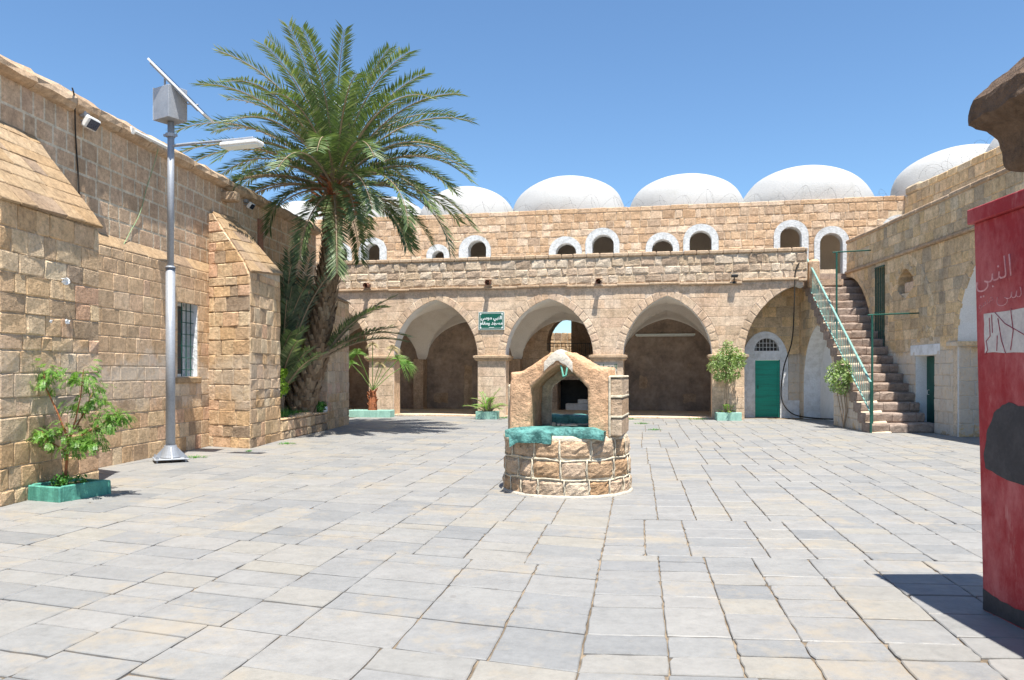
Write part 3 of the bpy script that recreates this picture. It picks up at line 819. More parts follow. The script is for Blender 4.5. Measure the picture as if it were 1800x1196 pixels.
# iron railing across the passage
rl = thing('passage_railing', 'thin iron railing across the open passage seen through the middle arch', 'railing', tuple(AF @ Vector((pass_o.c, inner_y1 - .05, pass_o.zb))))
ztop = hit(1000, 604, AF @ T(0, inner_y1, 0))[1]
mb = MB(); mb.tube([AF @ Vector((pl - .0, inner_y1 - .05, ztop)), AF @ Vector((pr + .0, inner_y1 - .05, ztop))], .018, 6); mb.build('top_rail', 'iron', rl)
mb = MB(); mb.tube([AF @ Vector((pl - .0, inner_y1 - .05, pass_o.zb + .05)), AF @ Vector((pr + .0, inner_y1 - .05, pass_o.zb + .05))], .015, 6); mb.build('bottom_rail', 'iron', rl)
n = 14
for i in range(n):
    x = pl + (pr - pl) * (i + .5) / n; mb = MB(); mb.tube([AF @ Vector((x, inner_y1 - .05, pass_o.zb + .02)), AF @ Vector((x, inner_y1 - .05, ztop))], .012, 6); mb.build('baluster', 'iron', rl)
# floor of the arcade, with its low kerb
slabbox(inn, AF, (edges[0], mids[3], .3, inner_y1, -.02, .045), 'arcade_floor', 'render_pale')
x = edges[0]
while x < mids[3]:
    l = U(.7, 1.1); mb = MB(); mb.box(x, min(x + l, mids[3]) - .01, .02, .32, -.02, .07 + U(-.01, .01), bev=.015); mb.build('kerb_stone', 'arcade_stone', inn, AF); x += l
# low pale wall and hill seen beyond the passage
tw = thing('rubble_wall', 'pale rubble wall beyond the passage behind the middle arch', 'wall', (2, 44, 0))
slabbox(tw, T(2, 44, 0), (-7, 7, 0, .6, 0, 3.8), 'wall_core', 'pale_mortar')
emit(tw, courses(T(2, 44, 0), 0, 3.85, -2.5, 4, ch=(.3, .4), sw=(.3, .7), gap=.03), 'pale_slope_stone', .05, .05, 1.2, maxn=60)

# niche of the last arch: back wall, whitewashed door surround, green door
ny = 1.55; NF = AF @ T(0, ny, 0)
def ns(u, v=700): return hit(u, v, NF)
nl = aE.c - aE.a - .1; nr = ns(1440)[0] + .6
dL, dR = ns(1327)[0], ns(1371)[0]; dT = ns(1350, 633)[1]
luT = ns(1348, 595)[1]; luB = ns(1348, 617)[1]
door_o = Arch((dL + dR) / 2, (dR - dL) / 2, 0, dT, 0, 'rect')
lun = Arch((ns(1326)[0] + ns(1369)[0]) / 2, (ns(1369)[0] - ns(1326)[0]) / 2, luB, luB + .02, luT - luB - .02, 'round')
surL, surR = ns(1305)[0], ns(1385)[0]; surT = ns(1346, 583)[1]
nbw = holed_wall(NF, nl, nr, 0, 5.2, [door_o, lun], .3, 'niche_wall', ['mortar', 'limewash'], inn)
surA = Arch((surL + surR) / 2, (surR - surL) / 2, 0, 2.0, surT - 2.0, 'round')
emit(nbw, courses(NF, .55, 5.0, nl, nr, [surA], ch=(.3, .38), sw=(.35, .7), gap=.014), 'right_stone', .02, .02, .9)
# whitewashed surround: slab proud of the wall with the two openings left free
def surround(Mx, outer, holes, thick, name, mat, parent, sub=14):
    mb = MB(); xs = set([outer.c - outer.a, outer.c + outer.a])
    for o in [outer] + holes:
        N = 18
        for i in range(N + 1):
            q = o.c - o.a * math.cos(math.pi * i / N)
            if abs(q - outer.c) <= outer.a: xs.add(q)
    xs = sorted(xs)
    def w(p): return (p[0], p[1] + .012 * noise.noise(Vector((p[0] * 5, p[2] * 5, 0))) if p[1] < 0 else p[1], p[2])
    for i in range(len(xs) - 1):
        a, b = xs[i], xs[i + 1]
        if b - a < 1e-4: continue
        m = (a + b) / 2; cur = [outer.zb, outer.zb]; segs = []
        for o in sorted([o for o in holes if abs(m - o.c) < o.a], key=lambda o: o.zb):
            segs.append((cur[0], cur[1], o.zb, o.zb)); cur = [o.top(a), o.top(b)]
            mb.add([w(q) for q in [(b, -thick, cur[1]), (a, -thick, cur[0]), (a, .01, cur[0]), (b, .01, cur[1])]], [(0, 1, 2, 3)])
        segs.append((cur[0], cur[1], outer.top(a), outer.top(b)))
        mb.add([w(q) for q in [(a, -thick, outer.top(a)), (b, -thick, outer.top(b)), (b, .01, outer.top(b)), (a, .01, outer.top(a))]], [(0, 1, 2, 3)])
        for (p, q, r_, s_) in segs:
            if r_ - p < 1e-4 and s_ - q < 1e-4: continue
            mb.add([w(t) for t in [(a, -thick, p), (b, -thick, q), (b, -thick, s_), (a, -thick, r_)]], [(0, 1, 2, 3)])
    for x, f in ((outer.c - outer.a, 0), (outer.c + outer.a, 1)):
        p = [w(t) for t in [(x, -thick, outer.zb), (x, -thick, outer.zs), (x, .01, outer.zs), (x, .01, outer.zb)]]
        mb.add(p if f else p[::-1], [(0, 1, 2, 3)])
    for o in holes:
        for sg in (-1, 1):
            x = o.c + sg * o.a
            p = [w(t) for t in [(x, -thick, o.zb), (x, -thick, o.zs), (x, .01, o.zs), (x, .01, o.zb)]]
            mb.add(p if sg < 0 else p[::-1], [(0, 1, 2, 3)])
    return mb.build(name, mat, parent, Mx)
surround(NF, surA, [door_o, lun], .05, 'door_surround', 'limewash', inn)
# limewashed dado to the right of the door, with a bare patch
mb = MB(); mb.box(surR + .003, nr, -.03, .0, 0, .62); mb.build('limewash_dado', 'limewash', inn, NF)
dr_ = MB(); dr_.box(dL + .01, dR - .01, .03, .07, .03, dT - .01)
for z in (.12, dT * .32, dT * .62, dT - .14): dr_.box(dL + .03, dR - .03, .012, .029, z - .035, z + .035)
dro = dr_.build('door', 'green_door', inn, NF); dro['label'] = 'green sheet metal door in whitewashed surround'
for sx in (dL + .04, dR - .04): 
    mb = MB(); mb.box(sx - .03, sx + .03, .0, .028, .03, dT - .01); mb.build('door_stile', 'green_door', dro, NF)
mb = MB(); mb.tube([(dL + .1, .0, 1.02), (dL + .1, -.04, 1.02), (dL + .1, -.04, 1.14), (dL + .1, 0, 1.14)], .01, 6); mb.build('door_handle', 'iron', dro, NF)
mb = MB(); mb.box(lun.c - lun.a - .05, lun.c + lun.a + .05, .25, .29, lun.zb - .05, lun.zs + lun.rise + .05); lo = mb.build('fanlight', 'dark_board', inn, NF)
for i in range(7):
    x = lun.c + lun.a * (-.86 + i * .287); mb = MB(); mb.tube([(x, .02, lun.zb), (x, .02, lun.top(x))], .012, 6); mb.build('fanlight_bar', 'white_metal', lo, NF)
for f_ in (.3, .65):
    z = lun.zb + lun.rise * f_; h_ = lun.hw(z); mb = MB(); mb.tube([(lun.c - h_, .03, z), (lun.c + h_, .03, z)], .011, 6); mb.build('fanlight_bar', 'white_metal', lo, NF)
mb = MB(); mb.box(nl - .0, nr, .62, ny, 4.55, 4.75); mb.build('niche_soffit', 'arcade_inner', inn, AF)
mb = MB(); mb.box(nl - .12, nl, .62, ny, 0, 4.6); mb.build('niche_side', 'limewash', inn, AF)
# terrace and landing floor
slabbox(inn, AF, (WL, RE + .1, .41, 3.28, 4.84, 4.97), 'terrace_floor', 'roof_plaster')

# upper storey
UF = frame((0, 31.2, 0), (1, -.2, 0))
def uh(u, v): return hit(u, v, UF)
UL, UR = -13.5, 14.27 / .9806
ups = []
surs = []
def up_open(ui0, ui1, vt, uo0, uo1, vot, zb=4.97, tall=True):
    l, r_ = uh(ui0, 440)[0], uh(ui1, 440)[0]; a = (r_ - l) / 2; c = (l + r_) / 2; top = uh((ui0 + ui1) / 2, vt)[1]
    L2, R2 = uh(uo0, 440)[0], uh(uo1, 440)[0]; t2 = uh((uo0 + uo1) / 2, vot)[1]; A = (R2 - L2) / 2
    o = Arch(c, a, zb, top - a * .95, a * .95, 'round'); s_ = Arch((L2 + R2) / 2, A, zb if tall else zb - .15, t2 - A * .95, A * .95, 'round')
    ups.append(o); surs.append((s_, o))
up_open(590, 611, 437, 582, 619, 428, 5.35, False)
up_open(642, 668, 428, 631, 680, 418)
up_open(760, 781, 441, 750, 790, 430, 5.35, False)
up_open(823, 855, 423, 807, 863, 414)
up_open(977, 1013, 428, 965, 1023, 416, 5.35, False)
up_open(1041, 1079, 413, 1029, 1089, 401)
up_open(1146, 1183, 421, 1135, 1194, 409, 5.35, False)
up_open(1212, 1251, 406, 1201, 1263, 394)
up_open(1371, 1409, 399, 1360, 1421, 387)
up_open(1441, 1481, 410, 1431, 1492, 398)
up_open(1562, 1596, 391, 1548, 1612, 378)
ZT = 8.0
uw = holed_wall(UF, UL, UR, 4.7, ZT, ups, .42, 'storey_wall', ['mortar', 'surround_white'], inn)
emit(uw, courses(UF, 4.72, ZT - .16, UL, UR, [s_ for s_, o in surs], ch=(.20, .32), sw=(.18, .52), gap=.022), 'upper_stone', .022, .03, 1.3, maxn=300)
x = UL
while x < UR:
    l = U(.4, .8); e = min(x + l, UR); mb = MB(); mb.box(x, e - .01, -.03, .45, ZT - .15, ZT + .02 + U(-.015, .015), bev=.02); mb.build('coping_stone', 'upper_stone', inn, UF); x = e
for (s_, o) in surs: surround(UF, s_, [Arch(o.c, o.a, s_.zb, o.zs, o.rise, 'round')], .05, 'window_surround', 'surround_white', inn)
# rooms: back wall, floor, roof
slabbox(inn, UF, (UL, UR, 3.4, 3.6, 4.97, 7.6), 'room_back_wall', 'room_plaster')
slabbox(inn, UF, (UL, UR, .15, 3.6, 4.80, 4.96), 'room_floor', 'dark_board')
slabbox(inn, UF, (UL, UR + 6, .43, 6.5, 7.55, 7.75), 'flat_roof', 'roof_plaster')
dm = [(530, 1.6, 9.45), (680, 2.05, 9.45), (823, 2.15, 9.72), (1000, 2.52, 9.93), (1207, 2.45, 9.78), (1416, 2.62, 9.86)]
def dome(parent, X, Y, r_, zt, k):
    mb = MB(); h = zt - 7.7; prof = []
    for i in range(19):
        a = math.pi / 2 * i / 18
        rr = r_ * (math.cos(a) ** .72); zz = 7.7 + h * (math.sin(a) ** .88) * (1 - .015 * math.cos(6 * a))
        prof.append((max(rr, .001), zz))
    mb.lathe(prof, 56, wob=.05, squash=.012, M=RZ(k * .9)); o = mb.build('dome', 'dome_white', parent, T(X, Y, 0), smooth=True); return o
for k, (u, r_, zt) in enumerate(dm):
    t = (u - 900) / F; X = 34.2 * t / (1 + .2 * t); dome(inn, X, 34.2 - .2 * X, r_, zt, k)

# right wing upper wall, set back
wing = thing('wing_building', 'tan stone wing with stair arch and barred window along the right side', 'building', (12, 18, 0))
WW = frame((14.27, 28.35, 0), (-.007, -1, 0))
holed_wall(WW, 0, 14, 4.9, 7.97, [], .5, 'set_back_wall', ['mortar', 'mortar'], wing)
sbw = slabbox(wing, WW, (0, .02, .0, .02, 5, 5.1), 'wall_edge', 'mortar')
emit(sbw, courses(WW, 5.0, 7.97, 0.0, 14, ch=(.28, .36), sw=(.3, .6), gap=.02), 'right_stone', .03, .03, 1.1, maxn=120)
mb = MB(); mb.box(.0, .95, -.03, .5, 7.97, 8.32, bev=.09); mb.build('parapet_block', 'right_stone', wing, WW)
x = 1.1
while x < 14:
    l = U(.5, .8); mb = MB(); mb.box(x, x + l - .01, -.03, .5, 7.97, 8.22 + U(-.02, .02), bev=.03); mb.build('parapet_block', 'right_stone', wing, WW); x += l
slabbox(wing, WW, (0, 14, .5, 7, 7.6, 7.8), 'wing_roof', 'roof_plaster')
dome(wing, 16.75, 28.9, 2.5, 9.85, 3); dome(wing, 17.3, 23.9, 2.5, 9.9, 5)

# ------------------------------------------------------------------ RIGHT: wall facing the court
RF = frame((11.45, 26.7, 0), (-.062, -1, 0))
RS1 = 19.5
def rh(u, v): return hit(u, v, RF)
st_arch = Arch(0.0, 2.35, 0, 1.9, 2.95, 'round')
bwin = Arch((rh(1538, 500)[0] + rh(1558, 500)[0]) / 2, .36, 2.35, 4.83, 0, 'rect')
nic = Arch(4.55, .52, 3.85, 4.12, .42, 'round')
rdoor = Arch(5.72, .55, 0, 2.05, 0, 'rect')
big = Arch(9.75, 2.3, 0, 2.35, 2.25, 'pointed'); big.rise = 2.35
big2 = Arch(15.2, 2.3, 0, 2.35, 2.35, 'pointed')
rops = [st_arch, bwin, nic, rdoor, big, big2]
nic.mi = 2; bwin.mi = 2; st_arch.mi = 2
rw = holed_wall(RF, 0, RS1, 0, 5.98, rops, 1.1, 'court_wall', ['mortar', 'jamb_plaster', 'right_stone'], wing, back=False)
lint = Arch(5.72, .85, 2.05, 2.36, 0, 'rect')
sp = courses(RF, 0, 4.96, 0, RS1, [Arch(a.c, a.a, a.zb, a.zs, a.rise, a.kind, .2 if a in (st_arch, big, big2) else 0) for a in rops] + [lint], ch=(.24, .36), sw=(.22, .58), gap=.014)
sp += courses(RF, 5.06, 5.96, 0, RS1, [], ch=(.24, .33), sw=(.22, .5), gap=.018)
emit(rw, sp, 'right_stone', .018, .02, 1)
for a, n in ((st_arch, 20), (big, 22), (big2, 22)): emit(rw, [v for v in voussoirs(RF, a, .2, n) if min(c[0] for c in v[1]) > -.02], 'right_stone', .024, .016, .8, 'voussoir')
blind = Arch(4.75, 1.42, 2.6, 2.7, 2.05, 'pointed')
emit(rw, voussoirs(RF, blind, .2, 18), 'right_stone', .030, .010, .5, 'voussoir')
emit(rw, voussoirs(RF, Arch(5.72, .30, 2.4, 2.42, .3, 'round'), .16, 7), 'right_stone', .030, .010, .5, 'voussoir')
emit(rw, voussoirs(RF, nic, .13, 9), 'right_stone', .034, .010, .5, 'voussoir')
mb = MB(); mb.box(5.72 - .84, 5.72 + .84, -.02, .3, 2.06, 2.35, bev=.015); mb.build('door_lintel', 'limewash', wing, RF)
for (x0, x1) in ((7.0, 7.55), (11.95, 13.0)):
    mb = MB(); mb.box(x0, x1, -.07, 1.05, 2.25, 2.37, bev=.02); mb.build('capital', 'right_stone', wing, RF)
# the far jamb of the big arch: bare blocks below, plaster above
JF = frame(RF @ Vector((7.452, 0, 0)), RF.to_3x3() @ Vector((0, 1, 0)))
emit(rw, courses(JF, 0, 2.24, .02, 1.1, ch=(.32, .38), sw=(.4, .6), gap=.012), 'right_stone', .02, .02, 1)
slabbox(wing, RF, (-.4, RS1, 1.1, 1.5, 0, 4.9), 'niche_back_wall', 'arcade_inner')
for b_ in (big, big2):
    slabbox(wing, RF, (b_.c - b_.a, b_.c + b_.a, 1.02, 1.09, 2.3, 4.9), 'niche_plaster', 'jamb_plaster')
    nbk = slabbox(wing, RF, (b_.c - b_.a, b_.c + b_.a, 1.05, 1.09, 0, 2.3), 'niche_dado', 'mortar')
    emit(nbk, courses(RF @ T(0, 1.05, 0), 0, 2.28, b_.c - b_.a, b_.c + b_.a, ch=(.32, .38), sw=(.4, .6), gap=.012), 'right_stone', .02, .02, 1)
slabbox(wing, RF, (-2.2, RS1, 1.5, 4.5, 4.75, 4.95), 'wing_terrace', 'roof_plaster')
slabbox(wing, RF, (-.02, RS1, .06, 1.1, 4.93, 5.0), 'wall_head', 'roof_plaster')
x = 0.0
while x < RS1:
    l = U(.7, 1.1); e = min(x + l, RS1); mb = MB(); mb.box(x, e - .005, -.09, .3, 4.955, 5.05, bev=.025); mb.build('cornice_stone', 'coping_stone', wing, RF)
    mb = MB(); mb.box(x, e - .008, -.05, .55, 5.98, 6.10 + U(-.01, .01), bev=.03); mb.build('coping_stone', 'coping_stone', wing, RF); x = e
# barred window
mb = MB(); mb.box(bwin.c - .36, bwin.c + .36, .35, .4, 2.35, 4.83); bo = mb.build('window', 'dark_board', wing, RF)
for i in range(6):
    x = bwin.c - .32 + i * .128; mb = MB(); mb.tube([(x, -.03, 2.33), (x, -.03, 4.85)], .014, 6); mb.build('window_bar', 'dark_green', bo, RF)
for z in (2.35, 3.45, 4.83):
    mb = MB(); mb.box(bwin.c - .36, bwin.c + .36, -.045, -.018, z - .02, z + .02); mb.build('window_bar', 'dark_green', bo, RF)
# small niche with a stone block
slabbox(wing, RF, (nic.c - .6, nic.c + .6, .35, .45, 3.8, 4.6), 'niche_back', 'arcade_inner')
slabbox(wing, RF, (nic.c - .05, nic.c + .48, -.01, .3, 3.86, 4.14), 'niche_block', 'arcade_stone', .02)
# narrow green door ajar
dd = MB(); dd.box(.0, 1.08, -.02, .02, .03, 2.03); dd.box(.04, 1.04, -.034, -.0201, .2, .26); dd.box(.04, 1.04, -.034, -.0201, 1.0, 1.06); dd.box(.04, 1.04, -.034, -.0201, 1.85, 1.91)
Md = RF @ T(5.17, .32, 0)
do = dd.build('door', 'dark_green', wing, Md)
mb = MB(); mb.tube([(.14, -.02, 1.0), (.14, -.07, 1.0), (.14, -.07, 1.12), (.14, -.02, 1.12)], .012, 6); mb.build('door_handle', 'white_metal', do, Md)

# ------------------------------------------------------------------ staircase
stair = thing('stone_staircase', 'worn stone staircase climbing to the upper door between arcade and right wall', 'staircase', (10.2, 22, 0))
NSTEP = 19; RISE = 5.0 / NSTEP; GO = 6.3 / (NSTEP - 1)
def sl(Y): return 9.40 + .103 * (Y - 20.5)
def sr(Y): return 10.95 + .165 * (Y - 20.5)
for i in range(NSTEP):
    Y = 20.5 + i * GO; z0 = i * RISE; z1 = z0 + RISE; x0, x1 = sl(Y) - .02, sr(Y)
    if i == 0: x1 += .15
    Yb = Y + GO - .22
    mb = MB(); mb.box(x0 + .02, x1 - .01, Y + .03, Yb + .25, max(0, z0 - .03), z1 - .02); so = mb.build('step', 'stair_stone', stair)
    cuts = [x0]; 
    while cuts[-1] < x1 - .75: cuts.append(cuts[-1] + U(.42, .75))
    cuts.append(x1)
    for a, b in zip(cuts[:-1], cuts[1:]):
        q = MB(); dz = U(-.015, .012); dy = U(-.02, .02); n = 4; vs = []; fc = []
        prof = [(.05, -RISE + .006), (.03, -RISE + .006), (.0, -RISE + .05), (-.012, -.06), (.0, -.022), (.035, -.002), (GO + .1, .0), (GO + .1, -RISE + .006)]
        for j in range(n + 1):
            for (py, pz) in prof: vs.append((a + .005 + (b - a - .01) * j / n, Y + dy + py + U(-.009, .009), z1 + dz + pz + (U(-.010, .006) if pz > -.1 else 0)))
        N = len(prof)
        for j in range(n):
            for k in range(N): m = (k + 1) % N; fc.append((j * N + k, (j + 1) * N + k, (j + 1) * N + m, j * N + m))
        fc += [tuple(range(N)), tuple(reversed(range(n * N, n * N + N)))]
        q.add(vs, fc); q.build('step_stone', 'stair_stone', so)
# side wall of the stairs with its plastered arch
SF = frame((sl(27.5), 27.5, 0), (-.103, -1, 0)); SN = Vector((.103, 1, 0)).length
def ss(Y): return (27.5 - Y) * SN
sarch = Arch((ss(23.6) + ss(26.95)) / 2, (ss(23.6) - ss(26.95)) / 2, 0, 1.12, 2.0, 'pointed')
def stz(x): 
    Y = 27.5 - x / SN
    return min(4.85, max(.02, (Y - 20.5) * RISE / GO))
swl = holed_wall(SF, 0, ss(20.52), 0, 5, [sarch], .55, 'stair_side_wall', ['mortar', 'limewash'], stair, ztop=stz, step=.2)
def SLz(z): return 0
def SRz(z):
    Y = 20.5 + z * GO / RISE; return ss(max(20.52, min(27.5, Y)))
emit(swl, courses(SF, .0, 5.1, 0, lambda z: SRz(z + .02), [Arch(sarch.c, sarch.a, 0, sarch.zs, sarch.rise, 'pointed', .06)], ch=(.27, .34), sw=(.3, .6), gap=.014), 'right_stone', .02, .02, 1)
holed_wall(SF @ T(0, .551, 0), .0, sarch.c + sarch.a + .1, 0, 3, [], .05, 'niche_plaster', ['jamb_plaster', 'jamb_plaster'], stair, ztop=lambda x: min(3.6, stz(x) - .25))
mb = MB(); mb.box(ss(26.35), ss(25.95), -.06, .28, 4.4, 5.38, bev=.09); mb.build('wall_end_stone', 'upper_stone', stair, SF)
mb = MB(); mb.add([(sl(26.7), 26.75, 4.99), (12.2, 26.75, 4.99), (13.0, 29.0, 4.99), (10.2, 29.4, 4.99)], [(0, 1, 2, 3)]); mb.add([(sl(26.7), 26.75, 4.8), (12.2, 26.75, 4.8), (12.2, 26.75, 4.99), (sl(26.7), 26.75, 4.99)], [(0, 1, 2, 3)])
mb.build('landing', 'stair_stone', stair)

# railing with balusters
rail = thing('stair_railing', 'pale teal iron stair railing with thin balusters on the left edge of the steps', 'railing', (9.4, 20.5, 0))
R0, R1 = Vector((9.42, 20.5, 1.33)), Vector((10.03, 26.5, 5.42)); B0, B1 = Vector((9.42, 20.5, .52)), Vector((10.03, 26.5, 4.92 - .35))
mb = MB(); mb.tube([R0, R1], .032, 8); mb.build('handrail', 'rail_teal', rail)
mb = MB(); mb.tube([B0, B1], .02, 8); mb.build('lower_rail', 'rail_teal', rail)
for i in range(42):
    t = i / 41; mb = MB(); mb.tube([B0.lerp(B1, t), R0.lerp(R1, t)], .012, 5); mb.build('baluster', 'rail_teal', rail)
mb = MB(); mb.tube([(9.42, 20.5, .0), (9.42, 20.5, 1.36)], .03, 8); mb.build('end_post', 'dark_green', rail)
def tpost(x, y, z0, z1, xr, zr, yr, lab):
    t = thing('cable_post', lab, 'post', (x, y, z0))
    mb = MB(); mb.tube([(x, y, z0), (x, y, z1)], .03, 8); mb.build('post', 'dark_green', t)
    mb = MB(); mb.tube([(x - .12, y, z1 - .01), (x, y, z1), (xr, yr, zr)], .02, 8); mb.build('cross_bar', 'dark_green', t)
tpost(sl(23.7) + .12, 23.7, 2.4, 5.25, 11.3, 5.45, 24.6, 'tall dark green pipe post halfway up the stairs with bar to the wall')
tpost(9.48, 20.56, .0, 3.12, 11.1, 3.22, 21.3, 'dark green pipe post at the foot of the stairs with bar to the wall')

# ------------------------------------------------------------------ the well
WX = Vector((.755, 10.72, 0)); WA = math.radians(-14)
well = thing('stone_well', 'old stone well with gabled arch and teal painted rim in the middle of the courtyard', 'well', tuple(WX), rot=WA)
WMt = T(*WX) @ RZ(WA)
def ringr(z): return .86 - .035 * z / .74
mb = MB(); mb.lathe([(ringr(0) - .01, 0), (ringr(.74) - .01, .74), (.5, .75), (.001, .75)], 40); drum = mb.build('drum', 'pale_mortar', well, WMt)
hs = [0, .235, .49, .745]; ribs = MB()
for k in range(3):
    z0, z1 = hs[k], hs[k + 1]; a = U(0, .4); a0 = a
    while a < a0 + 2 * math.pi - .12:
        w = U(.24, .50)
        if a0 + 2 * math.pi - (a + w) < .16: w = a0 + 2 * math.pi - a
        am = a + w / 2; r_ = ringr((z0 + z1) / 2)
        chord = 2 * r_ * math.sin(w / 2)
        Mx = WMt @ frame((r_ * math.cos(w / 2) * math.cos(am), r_ * math.cos(w / 2) * math.sin(am), 0), (-math.sin(am), math.cos(am), 0))
        # outward is -y of the frame: Z x U = (-cos, -sin) => inward is +y
        c = [(-chord / 2 + .018, z0 + .018), (chord / 2 - .018, z0 + .018), (chord / 2 - .018, z1 - .018), (-chord / 2 + .018, z1 - .018)]
        q = MB(); n = 6; vs = []; fc = []
        for j in range(n + 1):
            for i in range(n + 1):
                s_, t_ = i / n, j / n; e = min(s_, 1 - s_, t_, 1 - t_) * 5
                x = c[0][0] + (c[1][0] - c[0][0]) * s_; z = c[0][1] + (c[2][1] - c[0][1]) * t_
                arc = math.sqrt(max(0, r_ * r_ - x * x)) - r_ * math.cos(w / 2)
                y = -arc - (.004 + .020 * min(1, e) * (1 + .8 * noise.noise(Vector((x * 9 + am * 7, z * 9, k)))) + .016 * noise.noise(Vector((x * 25 + am * 7, z * 25, k)))) * (1 if e > 0 else -1)
                vs.append((x, y, z))
        for j in range(n):
            for i in range(n): kk = j * (n + 1) + i; fc.append((kk, kk + 1, kk + n + 2, kk + n + 1))
        q.add(vs, fc); q.build('stone', 'well_stone', drum, Mx)
        for aa in (a,):
            rr = ringr(z0) + .012
            ribs.tube([(ringr(zz) * math.cos(aa + d) * 1.012, ringr(zz) * math.sin(aa + d) * 1.012, zz) for zz, d in ((z0, U(-.01, .01)), (z0 + .08, U(-.015, .015)), ((z0 + z1) / 2, U(-.025, .025)), (z1 - .07, U(-.015, .015)), (z1, 0))], [U(.006, .012) for _ in range(5)], 6)
        a += w
    if k:
        pts = []
        for i in range(41):
            t = 2 * math.pi * i / 40; rr = ringr(z0) + .006; pts.append((rr * math.cos(t), rr * math.sin(t), z0 + .014 * math.sin(t * 3 + k) + .008 * math.sin(t * 11 + k) + U(-.004, .004)))
        ribs.tube(pts, [U(.008, .014) for _ in pts], 6, cap=False)
ribs.build('raised_pointing', 'pale_mortar', drum, WMt, smooth=True)
mb = MB(); pts = []
for i in range(49):
    t = 2 * math.pi * i / 48; pts.append((.86 * math.cos(t), .86 * math.sin(t), .0 + U(0, .01)))
mb.tube(pts, .045, 6, cap=False); mb.build('base_fillet', 'cement', drum, WMt, smooth=True)
mb = MB(); mb.lathe([(.84, .70), (.85, .75), (.80, .79), (.3, .775), (.001, .775)], 44, wob=.06); mb.build('rim_cap', 'render_pale', well, WMt, smooth=True)

def loop_strip(outer, inner, y0, y1, ny_, amp, name, mat, seed):
    """solid arch from matched outer and inner outlines (open at the foot)"""
    N = len(outer); mb = MB(); vs = []; fc = []; K = 8
    def ring(pt0, pt1, k): f = k / (K - 1); return (pt0[0] + (pt1[0] - pt0[0]) * f, pt0[1] + (pt1[1] - pt0[1]) * f)
    grid = {}
    def vert(i, k, j):
        key = (i, k, j)
        if key not in grid:
            x, z = ring(outer[i], inner[i], k); y = y0 + (y1 - y0) * j / ny_
            n3 = noise.noise_vector(Vector((x * 5 + seed, y * 5, z * 5))) * amp + noise.noise_vector(Vector((x * 16 + seed, y * 16, z * 16))) * amp * .5 + noise.noise_vector(Vector((x * 38 + seed, y * 38, z * 38))) * amp * .45
            rnd = 0
            if k == 0 and j in (0, ny_): rnd = .02
            d = Vector((0, 0, 0))
            if rnd: cx, cz = ring(outer[i], inner[i], 1); d = (Vector((cx, 0, cz)) - Vector((x, 0, z))).normalized() * .018 + Vector((0, .012 if j == 0 else -.012, 0))
            grid[key] = len(vs); vs.append((x + n3.x + d.x, y + n3.y + d.y, z + n3.z * (1 if z > .8 else 0) + d.z))
        return grid[key]
    for i in range(N - 1):
        for k in range(K - 1):
            fc.append((vert(i, k, 0), vert(i, k + 1, 0), vert(i + 1, k + 1, 0), vert(i + 1, k, 0)))
            fc.append((vert(i + 1, k, ny_), vert(i + 1, k + 1, ny_), vert(i, k + 1, ny_), vert(i, k, ny_)))
        for j in range(ny_):
            fc.append((vert(i, 0, j), vert(i + 1, 0, j), vert(i + 1, 0, j + 1), vert(i, 0, j + 1)))
            fc.append((vert(i + 1, K - 1, j), vert(i, K - 1, j), vert(i, K - 1, j + 1), vert(i + 1, K - 1, j + 1)))
    mb.add(vs, fc)
    return mb.build(name, mat, well, WMt, smooth=True)
def resamp(pts, n):
    L_ = [0]
    for a, b in zip(pts[:-1], pts[1:]): L_.append(L_[-1] + math.dist(a, b))
    out = []
    for i in range(n):
        d = L_[-1] * i / (n - 1); k = max(j for j in range(len(L_)) if L_[j] <= d + 1e-9); k = min(k, len(pts) - 2)
        f = (d - L_[k]) / (L_[k + 1] - L_[k]); out.append((pts[k][0] + (pts[k + 1][0] - pts[k][0]) * f, pts[k][1] + (pts[k + 1][1] - pts[k][1]) * f))
    return out
def seg(outs, ins, per):
    o, i_ = [], []
    for a in range(len(outs) - 1):
        for k in range(per):
            f = k / per
            o.append((outs[a][0] * (1 - f) + outs[a + 1][0] * f, outs[a][1] * (1 - f) + outs[a + 1][1] * f))
            i_.append((ins[a][0] * (1 - f) + ins[a + 1][0] * f, ins[a][1] * (1 - f) + ins[a + 1][1] * f))
    o.append(outs[-1]); i_.append(ins[-1]); return o, i_
outs = [(-.70, .76), (-.69, 1.2), (-.67, 1.60), (-.50, 1.625), (-.27, 1.77), (-.14, 1.865), (.11, 1.87), (.30, 1.765), (.46, 1.68), (.64, 1.66), (.65, 1.2), (.66, .76)]
ins = [(-.40, .76), (-.40, 1.1), (-.39, 1.40), (-.34, 1.46), (-.18, 1.60), (-.03, 1.70), (.02, 1.70), (.17, 1.61), (.31, 1.47), (.36, 1.40), (.37, 1.1), (.37, .76)]
o_, i_ = seg(outs, ins, 9)
loop_strip(o_, i_, -.52, .22, 14, .011, 'front_arch', 'render_orange', 1)
outs2 = [(x * .985, z - .035 if z > 1 else z) for x, z in outs]
ins2 = [(-.29, .76), (-.285, 1.1), (-.28, 1.36), (-.25, 1.42), (-.13, 1.50), (-.01, 1.585), (.03, 1.585), (.13, 1.51), (.24, 1.42), (.28, 1.36), (.29, 1.1), (.29, .76)]
o2, i2 = seg(outs2, ins2, 4)
loop_strip(o2, i2, .23, .38, 2, .010, 'back_arch', 'render_pale', 2)
